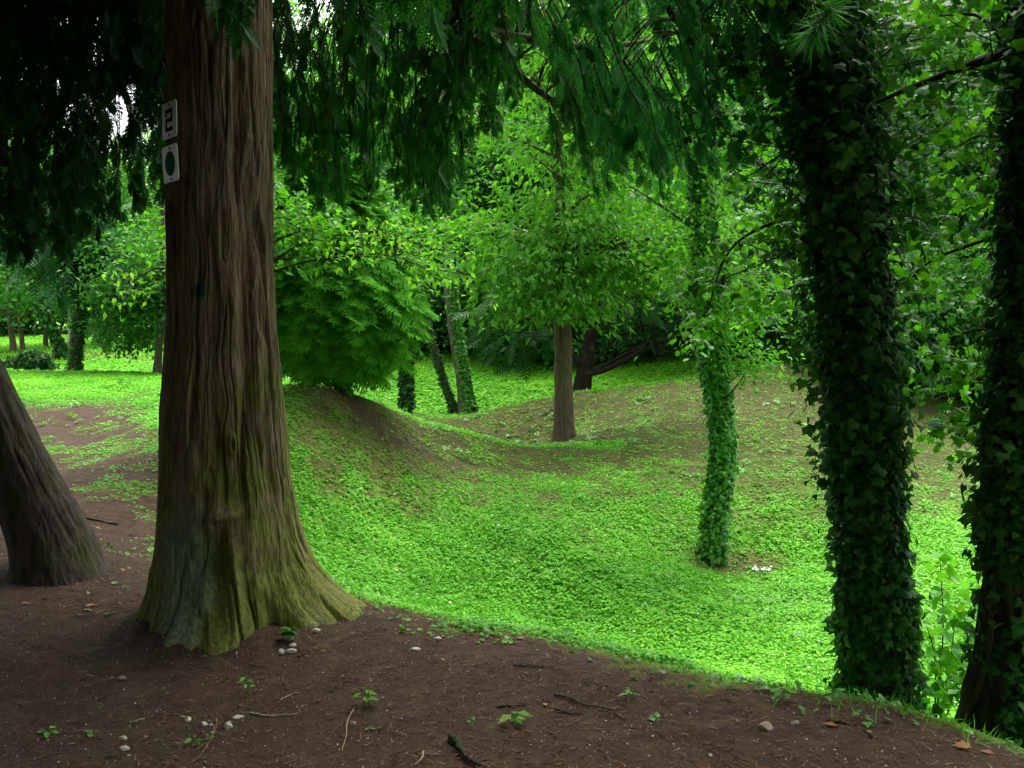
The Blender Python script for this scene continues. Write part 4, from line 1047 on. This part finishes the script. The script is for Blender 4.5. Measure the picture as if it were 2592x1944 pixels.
pe = put('clover_flowers', g, M['petal'], kind='stuff'); tag(pe, 'tiny white clover heads specking the carpet', 'flowers', None, 'stuff')
g = Geo()
edge = lambda x, y: np.exp(-((y - np.interp(x, BX, BY)) / .2) ** 2) * sstep(-.9, -.2, x) * (.35 + .65 * sstep(.2, 1.4, x)) * .9
def sow_blades(geo, n, x0, x1, y0, y1, size, cov, lean=.5):
    x = r.uniform(x0, x1, n); y = r.uniform(y0, y1, n)
    c = cov(x, y) * np.clip(.4 + 1.3 * fbm(x * 2.2, y * 2.2, 14, 3), 0, 1); ok = (r.random(n) < c) & (np.abs(x / y) < .6); x, y = x[ok], y[ok]; k = len(x)
    D = np.stack([r.normal(size=k) * lean, r.normal(size=k) * lean, np.ones(k)], -1)
    scatter(geo, BLADE, np.stack([x, y, H(x, y) - .004], -1), D, sph(r, k), size * r.uniform(.5, 1.4, k), r.random(k), 1.0)
sow_blades(g, 15000, -.9, 2.4, 2.8, 5.4, .06, edge, .8)
sow_blades(g, 26000, -1, 4.5, 5, 12, .11, cover)
sow_blades(g, 26000, -12, 8, 12, 24, .13, cover)
gg = put('grass', g, M['grass'], kind='stuff'); tag(gg, 'thin scattered grass blades among the herbs', 'grass', None, 'stuff')
g = Geo()
sow(g, 3000, -1.0, 2.6, 2.8, 5.3, IVY, .036, .62, (.01, .05), 1.0, .1, 1.0, lambda x, y: edge(x, y + .05) * sstep(-.5, .9, x), -.05)
sow(g, 1500, -6, 2, 3.2, 8, TRIPLE, .045, .6, (.004, .02), 1.2, 0, 1, lambda x, y: (1 - cover(x, y)) * .12)
ge = put('ground_ivy', g, M['ivy_bright'], kind='stuff'); tag(ge, 'low ivy and weeds fringing the bare bank', 'weeds', None, 'stuff')
# needles, twiglets and crumbs on the soil
g = Geo()
n_ = 130000
x = r.uniform(-5.5, 2.6, n_); y = 2.2 + r.random(n_) ** 1.5 * 9; ok = (np.abs(x / y) < .62) & (r.random(n_) < 1.05 - cover(x, y)); x, y = x[ok], y[ok]; k = len(x)
a = r.uniform(0, TWO_PI, k)
scatter(g, (NEEDLE[0] * (1, 1, 1), NEEDLE[1]), np.stack([x, y, H(x, y) + .004], -1), np.stack([np.cos(a), np.sin(a), r.normal(size=k) * .12 + .05], -1), r.normal(size=(k, 3)) * .3 + np.array([0, 0, 1]), r.uniform(.008, .042, k) * (1 + .6 * (r.random(k) < .06)), r.random(k), r.uniform(1.2, 3.4, k))
M['litter'] = leaf_mat('needle_litter', [(.025, .015, .01), (.07, .038, .022), (.11, .058, .03), (.16, .115, .075)], 0, rough=.9, spec=.1)
lt = put('leaf_litter', g, M['litter'], kind='stuff'); tag(lt, 'fine brown needles and crumbs strewn over the soil', 'litter', None, 'stuff')
g = Geo()
n_ = 11000
x = r.uniform(-4, 2.4, n_); y = 2.3 + r.random(n_) ** 1.4 * 4.5; ok = (np.abs(x / y) < .62) & (r.random(n_) < 1 - cover(x, y)); x, y = x[ok], y[ok]; k = len(x)
OCT = (arr((1, 0, 0), (0, 1, 0), (-1, 0, 0), (0, -1, 0), (.2, .1, .7), (0, 0, -.5)), np.array([[0, 1, 4], [1, 2, 4], [2, 3, 4], [3, 0, 4], [1, 0, 5], [2, 1, 5], [3, 2, 5], [0, 3, 5]]))
a = r.uniform(0, TWO_PI, k)
scatter(g, OCT, np.stack([x, y, H(x, y) + .001], -1), np.stack([np.cos(a), np.sin(a), 0 * a], -1), r.normal(size=(k, 3)) * .4 + np.array([0, 0, 1]), .0015 + .0042 * r.random(k) ** 3, r.random(k), r.uniform(.6, 1.5, k))
M['grit'] = leaf_mat('grit', [(.1, .075, .06), (.22, .18, .15), (.4, .37, .33), (.5, .47, .42)], 0, rough=.85, spec=.2)
gr = put('gravel', g, M['grit'], kind='stuff'); tag(gr, 'pale grit scattered on the bare bank', 'gravel', None, 'stuff')

# ------------------------------------------------------------------ stones, sticks, fallen leaves, seedlings
S = 1024 / 2592
def fp(x, y): return ground(x * S, y * S)
n = NT('limestone'); f = n.noise(n.coord(), 38, 5, .6); M['stone'] = n.done(n.bsdf(n.ramp(f, [(.3, (.2, .18, .14)), (.55, (.4, .37, .31)), (.75, (.52, .49, .43))]), .85, .2, n.bump(f, .6, .004)).outputs[0])
n = NT('tan_stone'); f = n.noise(n.coord(), 30, 5, .6); M['tan'] = n.done(n.bsdf(n.ramp(f, [(.3, (.14, .11, .075)), (.7, (.3, .25, .18))]), .9, .15, n.bump(f, .7, .005)).outputs[0])
def stone(x, y, w, h, label, seed, mat='stone', rot=0, cat='stone'):
    q = fp(x, y); d = np.linalg.norm(q - CAM); a = .85 * w * S / F * d / 2; b_ = .85 * h * S / F * d / 2
    r = np.random.default_rng(seed); bm_v = []; n1, n2 = 14, 9
    g = Geo(); th = np.arange(n1) / n1 * TWO_PI
    V = []
    cut = sph(r, 9); cut[:, 2] = np.abs(cut[:, 2]); lim = r.uniform(.62, .9, 9)
    for j in range(n2 + 1):
        ph = math.pi * j / n2
        for t in th: V.append((math.sin(ph) * math.cos(t), math.sin(ph) * math.sin(t), math.cos(ph)))
    V = np.array(V)
    for c, l in zip(cut, lim):                                  # knock facets off
        e = V @ c - l; V = V - np.maximum(e, 0)[:, None] * c
    V *= 1 + .06 * fbm(V[:, 0:1] * 3 + seed, V[:, 1:2] * 3 + V[:, 2:3], seed, 2)
    V = V * np.array([a, max(b_ * 1.3, a * .55), max(b_, a * .3)])
    cr, sr = math.cos(rot), math.sin(rot); V = np.stack([V[:, 0] * cr - V[:, 1] * sr, V[:, 0] * sr + V[:, 1] * cr, V[:, 2]], -1)
    jj, ii = np.meshgrid(np.arange(n2), np.arange(n1), indexing='ij'); i1 = (ii + 1) % n1
    g.add(V + (0, 0, max(b_, a * .3) * .35), None, np.stack([jj * n1 + ii, (jj + 1) * n1 + ii, (jj + 1) * n1 + i1, jj * n1 + i1], -1).reshape(-1, 4))
    o = put('stone', g, M[mat], smooth=False); o.location = q
    return tag(o, label, cat, 'stones lying on the bare bank')
stone(799, 1599, 30, 14, 'small pale stone beneath the root flare, farthest of those by the trunk', 1)
stone(740, 1636, 22, 14, 'little white stone above the touching pair by the trunk', 2)
stone(712, 1653, 24, 18, 'rounder stone of the touching pale pair by the trunk foot', 3)
stone(736, 1651, 34, 15, 'longer stone of the touching pale pair by the trunk foot', 4)
stone(476, 1824, 18, 18, 'upright pale chip first in the loose row of white stones', 5)
stone(516, 1836, 20, 16, 'white chip in the middle of the loose row', 6)
stone(534, 1838, 14, 7, 'tiny white sliver next to the middle chip of the row', 7)
stone(577, 1841, 28, 20, 'largest white block ending the loose row of stones', 8)
stone(603, 1818, 34, 12, 'long white sliver tilted above the largest block', 9, rot=.5)
stone(463, 1817, 14, 6, 'tiny white flake above the first chip of the row', 10)
stone(580, 1829, 12, 5, 'tiny flake touching the long white sliver', 11)
stone(310, 1872, 26, 14, 'white stone nearer the trunk of the lone lower two', 12, rot=.3)
stone(316, 1899, 28, 15, 'white stone closer to the frame edge of the lone lower two', 13)
stone(307, 1720, 26, 14, 'dull grey stone in the dark soil before the trunk', 14, 'tan')
stone(1051, 1645, 42, 11, 'long flat white stone alone on the open soil right of the roots', 15)
stone(1108, 1617, 26, 9, 'thin whitish stone just behind the long flat one', 16)
stone(1120, 1673, 14, 6, 'tiny white stone in front of the long flat one', 17)
stone(893, 1834, 20, 14, 'rounded olive pebble beside the thin pale stem', 18, 'tan')
stone(1939, 1846, 40, 30, 'biggest tan stone on the soil before the ivy trunk', 19, 'tan')
stone(2013, 1832, 30, 14, 'flat greyish stone beside the biggest tan stone', 20, 'tan')
stone(2199, 1858, 24, 12, 'flat grey stone before the frame edge trunk', 21, 'tan')
stone(1798, 1916, 12, 10, 'small white pebble low on the open soil below the tan stone', 22)
stone(1968, 1753, 24, 16, 'white stone among weeds at the foot of the ivy trunk', 23)
def stick(pts, rad, label, mat='twig', name='twig', lift=.004):
    c = np.array([fp(*q) for q in pts]); c[:, 2] += lift
    o0 = c[0].copy(); cc = spline(c, 16); rr_ = np.random.default_rng(int(pts[0][0]))
    cc[:, 2] += np.abs(rr_.normal(size=16)) * rad * .5; cc[:, :2] += rr_.normal(size=(16, 2)) * rad * .25
    g = Geo(); tube(g, cc - o0, np.linspace(rad, rad * .5, 16) * (1 + .12 * rr_.normal(size=16)), 7)
    o = put(name, g, M[mat], smooth=True); o.location = o0
    return tag(o, label, 'twig', 'twigs lying on the bare bank')
M['tan_twig'] = bark_mat('tan_twig', (.16, .11, .07), (.4, .31, .2), mossy=0)
M['red_twig'] = bark_mat('red_twig', (.09, .045, .025), (.2, .11, .06), mossy=0)
stick([(1137, 1873), (1160, 1892), (1172, 1918), (1192, 1934), (1212, 1950)], .013, 'thick dark crooked stick at the lower frame edge', 'bark_black', lift=.01)
stick([(1403, 1763), (1440, 1772), (1481, 1790), (1567, 1806)], .005, 'long dark straight twig on the open soil', lift=.006)
stick([(1255, 1794), (1290, 1792), (1333, 1791)], .005, 'short dark twig beside the yellow green seedling')
stick([(1405, 1800), (1440, 1808), (1477, 1814)], .004, 'short dark twig just under the long straight one')
stick([(1300, 1686), (1350, 1690), (1400, 1692)], .004, 'thin dark twig near the weedy edge')
stick([(633, 1808), (680, 1815), (715, 1814), (752, 1812)], .0035, 'curved grey stem right of the white stones', 'tan_twig')
stick([(547, 1825), (545, 1850), (525, 1890), (500, 1925), (468, 1943)], .0035, 'long reddish trailing root curving to the frame edge', 'red_twig')
stick([(328, 1834), (346, 1830), (366, 1823)], .005, 'pale tan stick left of the row of white stones', 'tan_twig')
stick([(895, 1800), (880, 1830), (876, 1865), (866, 1906)], .003, 'thin pale stem below the small fern-like seedling', 'tan_twig')
stick([(1071, 1909), (1066, 1925), (1050, 1942)], .004, 'short pale stem by the thick crooked stick', 'tan_twig')
stick([(2093, 1828), (2130, 1832), (2170, 1840)], .006, 'dark twig lying under weeds by the ivy trunk')
stick([(710, 1776), (735, 1764), (757, 1756)], .003, 'fine grey twig below the bright sprout', 'tan_twig')
stick([(300, 1330), (240, 1318), (205, 1310)], .012, 'dark stick on the earth path behind the big trunk', 'bark_dark')
def leafthing(x, y, size, label, mat, seed, rot=0, tmpl=LEAF, curl=.25, name='fallen_leaf'):
    q = fp(x, y); r = np.random.default_rng(seed); g = Geo()
    v = tmpl[0].copy(); v[:, 2] = v[:, 2] + curl * (v[:, 0] ** 2 * 2 + (v[:, 1] - .5) ** 2) 
    v = v - np.array([0, .5, -.1 / 1])
    c, s_ = math.cos(rot), math.sin(rot); v = np.stack([v[:, 0] * c - v[:, 1] * s_, v[:, 0] * s_ + v[:, 1] * c, v[:, 2]], -1) * size
    v[:, 2] += .004 - v[:, 2].min()
    g.add(v, tmpl[1], None, r.random()); o = put(name, g, M[mat]); o.location = q
    return tag(o, label, 'leaf', 'dry leaves fallen on the bank')
M['dry'] = leaf_mat('dry_orange_leaf', [(.2, .085, .025), (.3, .16, .07)], .2, (1, .8, .5), .7)
M['pink'] = leaf_mat('dry_pinkish_leaf', [(.26, .12, .08), (.3, .18, .12)], .2, (1, .8, .5), .7)
leafthing(2431, 1895, .06, 'big tan and orange dry leaf near the frame edge trunk', 'dry', 1, 1.3, MAPLE)
leafthing(2099, 1838, .06, 'ribbed tan dry leaf beside the dark twig by the ivy trunk', 'dry', 2, .9)
leafthing(2497, 1909, .05, 'pinkish dry leaf past the big tan one', 'pink', 3, .8)
leafthing(232, 1536, .07, 'bright orange narrow leaf on the soil between the two trunks', 'dry', 4, -1.1)
leafthing(66, 1530, .05, 'small orange chip of leaf below the leaning trunk', 'dry', 5, -1.0)
leafthing(1317, 1619, .05, 'salmon dry leaf on the weedy edge of the bank', 'pink', 6, 1.2)
leafthing(1167, 1588, .05, 'pinkish dry leaf at the rim above the long white stone', 'pink', 7, 1.2)
leafthing(1962, 1741, .055, 'reddish dry leaf beside the ivy trunk weeds', 'pink', 8, 1.4)
leafthing(1380, 1786, .035, 'small orange leaf scrap above the short twigs', 'dry', 9, .2)
leafthing(2120, 1762, .05, 'orange brown leaf at the foot of the ivy trunk', 'dry', 10, .5)
leafthing(2295, 1765, .045, 'tan leaf between the two close ivy trunks', 'dry', 11, 2.5)
def sprout(x, y, h, leaf, nl, label, mat, seed, tmpl=LEAF, spread=.05, name='seedling'):
    h *= .7; leaf *= .75
    q = fp(x, y); r = np.random.default_rng(seed)
    root = thing(name, label, 'seedling', 'seedlings on the bare bank', tuple(q))
    g = Geo(); f = Geo(); P_ = []; 
    st = spline([q + (0, 0, -.01), q + (.01, 0, h * .6), q + (.02, -.01, h)], 6)
    tube(g, st, np.linspace(.003, .0015, 6), 4)
    a = np.arange(nl) * 2.4 + r.random(); t = np.linspace(.45, 1, nl)
    pos = q + np.stack([.01 * np.cos(a), .01 * np.sin(a), h * t], -1)
    D = np.stack([np.cos(a), np.sin(a), np.full(nl, -.15)], -1); N = r.normal(size=(nl, 3)) * .25 + np.array([0, 0, 1])
    scatter(f, tmpl, pos, D, N, leaf * r.uniform(.7, 1.2, nl), r.random(nl))
    part('stem', g, M['grass'], root); part('leaves', f, M[mat], root)
sprout(1301, 1838, .07, .075, 6, 'yellow green seedling with broad leaves alone on the open soil', 'yellowish', 1)
sprout(923, 1790, .10, .06, 7, 'pale yellow green fern-like seedling in front of the huge trunk', 'yellowish', 2)
sprout(625, 1755, .10, .04, 8, 'small fresh green sprout just below the trunk foot', 'grass', 3)
sprout(1594, 1775, .07, .05, 5, 'thin mid green sprout on the open soil left of the ivy trunk', 'ivy_bright', 4)
sprout(492, 1886, .04, .045, 5, 'flat dark green sprout under the row of white stones', 'ivy_bright', 5)
sprout(730, 1622, .09, .06, 16, 'dark ivy tuft against the huge trunk foot', 'ivy', 6, IVY)
sprout(1978, 1780, .08, .07, 7, 'yellow green weed before the ivy trunk', 'yellowish', 7)
sprout(120, 1862, .03, .06, 4, 'flat green sprig in the dark soil near the lower frame corner', 'ivy_bright', 8)
# thin saplings between the two close trunks
r = np.random.default_rng(501)
def sapling(label, px, py, Y, tips, leaf, mat, per=5):
    b0 = base_at(P(px, py, Y)); root = thing('sapling', label, 'sapling', 'saplings between the close ivy trunks', b0)
    for t in tips:
        c = spline([np.array(b0) + (0, 0, -.03), (np.array(b0) + P(*t)) / 2 + np.array([.03, 0, .12]), P(*t)], 12)
        g = Geo(); tube(g, c, np.linspace(.006, .002, 12), 4); bo = part('branch', g, M['twig'], root, True)
        f = Geo(); leaves_around(f, r, c[3:], per, .1, leaf, LEAF, 1, .3, .6, None, 0, 1.5); part('leaves', f, M[mat], root, False, bo)
sapling('leafy sapling arching out from behind the ivy trunk', 935, 700, 4.9, [(955, 610, 4.8), (940, 560, 5.0), (970, 650, 4.7), (925, 620, 5.0)], .075, 'elm')
sapling('thin low sapling beside the frame edge trunk', 965, 720, 4.5, [(972, 650, 4.4), (945, 680, 4.5), (960, 600, 4.6)], .065, 'maple', 4)
FL = thing('flower_clump', 'tiny patch of white flowers on the slope below the ivy trunk in the bowl', 'flowers', None, tuple(ground(762, 575)))
q = np.array(FL.location); g = Geo(); k = 26
scatter(g, fan([(math.cos(a), math.sin(a), 0) for a in np.arange(6) * TWO_PI / 6], (0, 0, .2)), q + r.normal(size=(k, 3)) * (.07, .07, .012) + np.array([0, 0, .07]), sph(r, k), r.normal(size=(k, 3)) * .4 + np.array([0, -.3, 1]), .014, .5)
part('blossom', g, flat('white_petals', (.75, .75, .72)), FL)
g = Geo(); 
for i in range(14):
    a = q + r.normal(size=3) * (.06, .06, 0); tube(g, [q + (0, 0, -.02), (q + a) / 2 + (0, 0, .03), a + (.005, 0, .065)], .0025, 3)
part('stem', g, M['grass'], FL)

# ------------------------------------------------------------------ light
EL, AZ = 62, 20            # high soft sun veiled by cloud, beyond the hollow
w = bpy.data.worlds.new('World'); sc.world = w; w.use_nodes = True
nt = w.node_tree; bg = nt.nodes['Background']
sky = nt.nodes.new('ShaderNodeTexSky'); sky.sky_type = 'NISHITA'; sky.sun_disc = False
sky.sun_elevation = R(EL); sky.sun_rotation = R(AZ); sky.dust_density = 4.0; sky.air_density = 1.0; sky.ozone_density = 1.0
hs = nt.nodes.new('ShaderNodeHueSaturation'); hs.inputs['Saturation'].default_value = .28
nt.links.new(sky.outputs[0], hs.inputs['Color']); nt.links.new(hs.outputs[0], bg.inputs['Color'])
bg.inputs['Strength'].default_value = .15
sl = bpy.data.lights.new('sun', 'SUN'); sl.energy = 1.5; sl.angle = R(45); sl.color = (1, .97, .92)
so = bpy.data.objects.new('sun', sl); COL.objects.link(so)
d = Vector((math.sin(R(AZ)) * math.cos(R(EL)), math.cos(R(AZ)) * math.cos(R(EL)), math.sin(R(EL))))
so.rotation_euler = d.to_track_quat('Z', 'Y').to_euler()

sc.view_settings.view_transform = 'Standard'; sc.view_settings.look = 'None'; sc.view_settings.gamma = 1.0
sc.view_settings.exposure = 2.15
cy = sc.cycles
cy.max_bounces = 6; cy.diffuse_bounces = 3; cy.glossy_bounces = 2; cy.transmission_bounces = 4; cy.transparent_max_bounces = 4
cy.use_denoising = True
try: cy.denoiser = 'OPENIMAGEDENOISE'
except Exception: pass
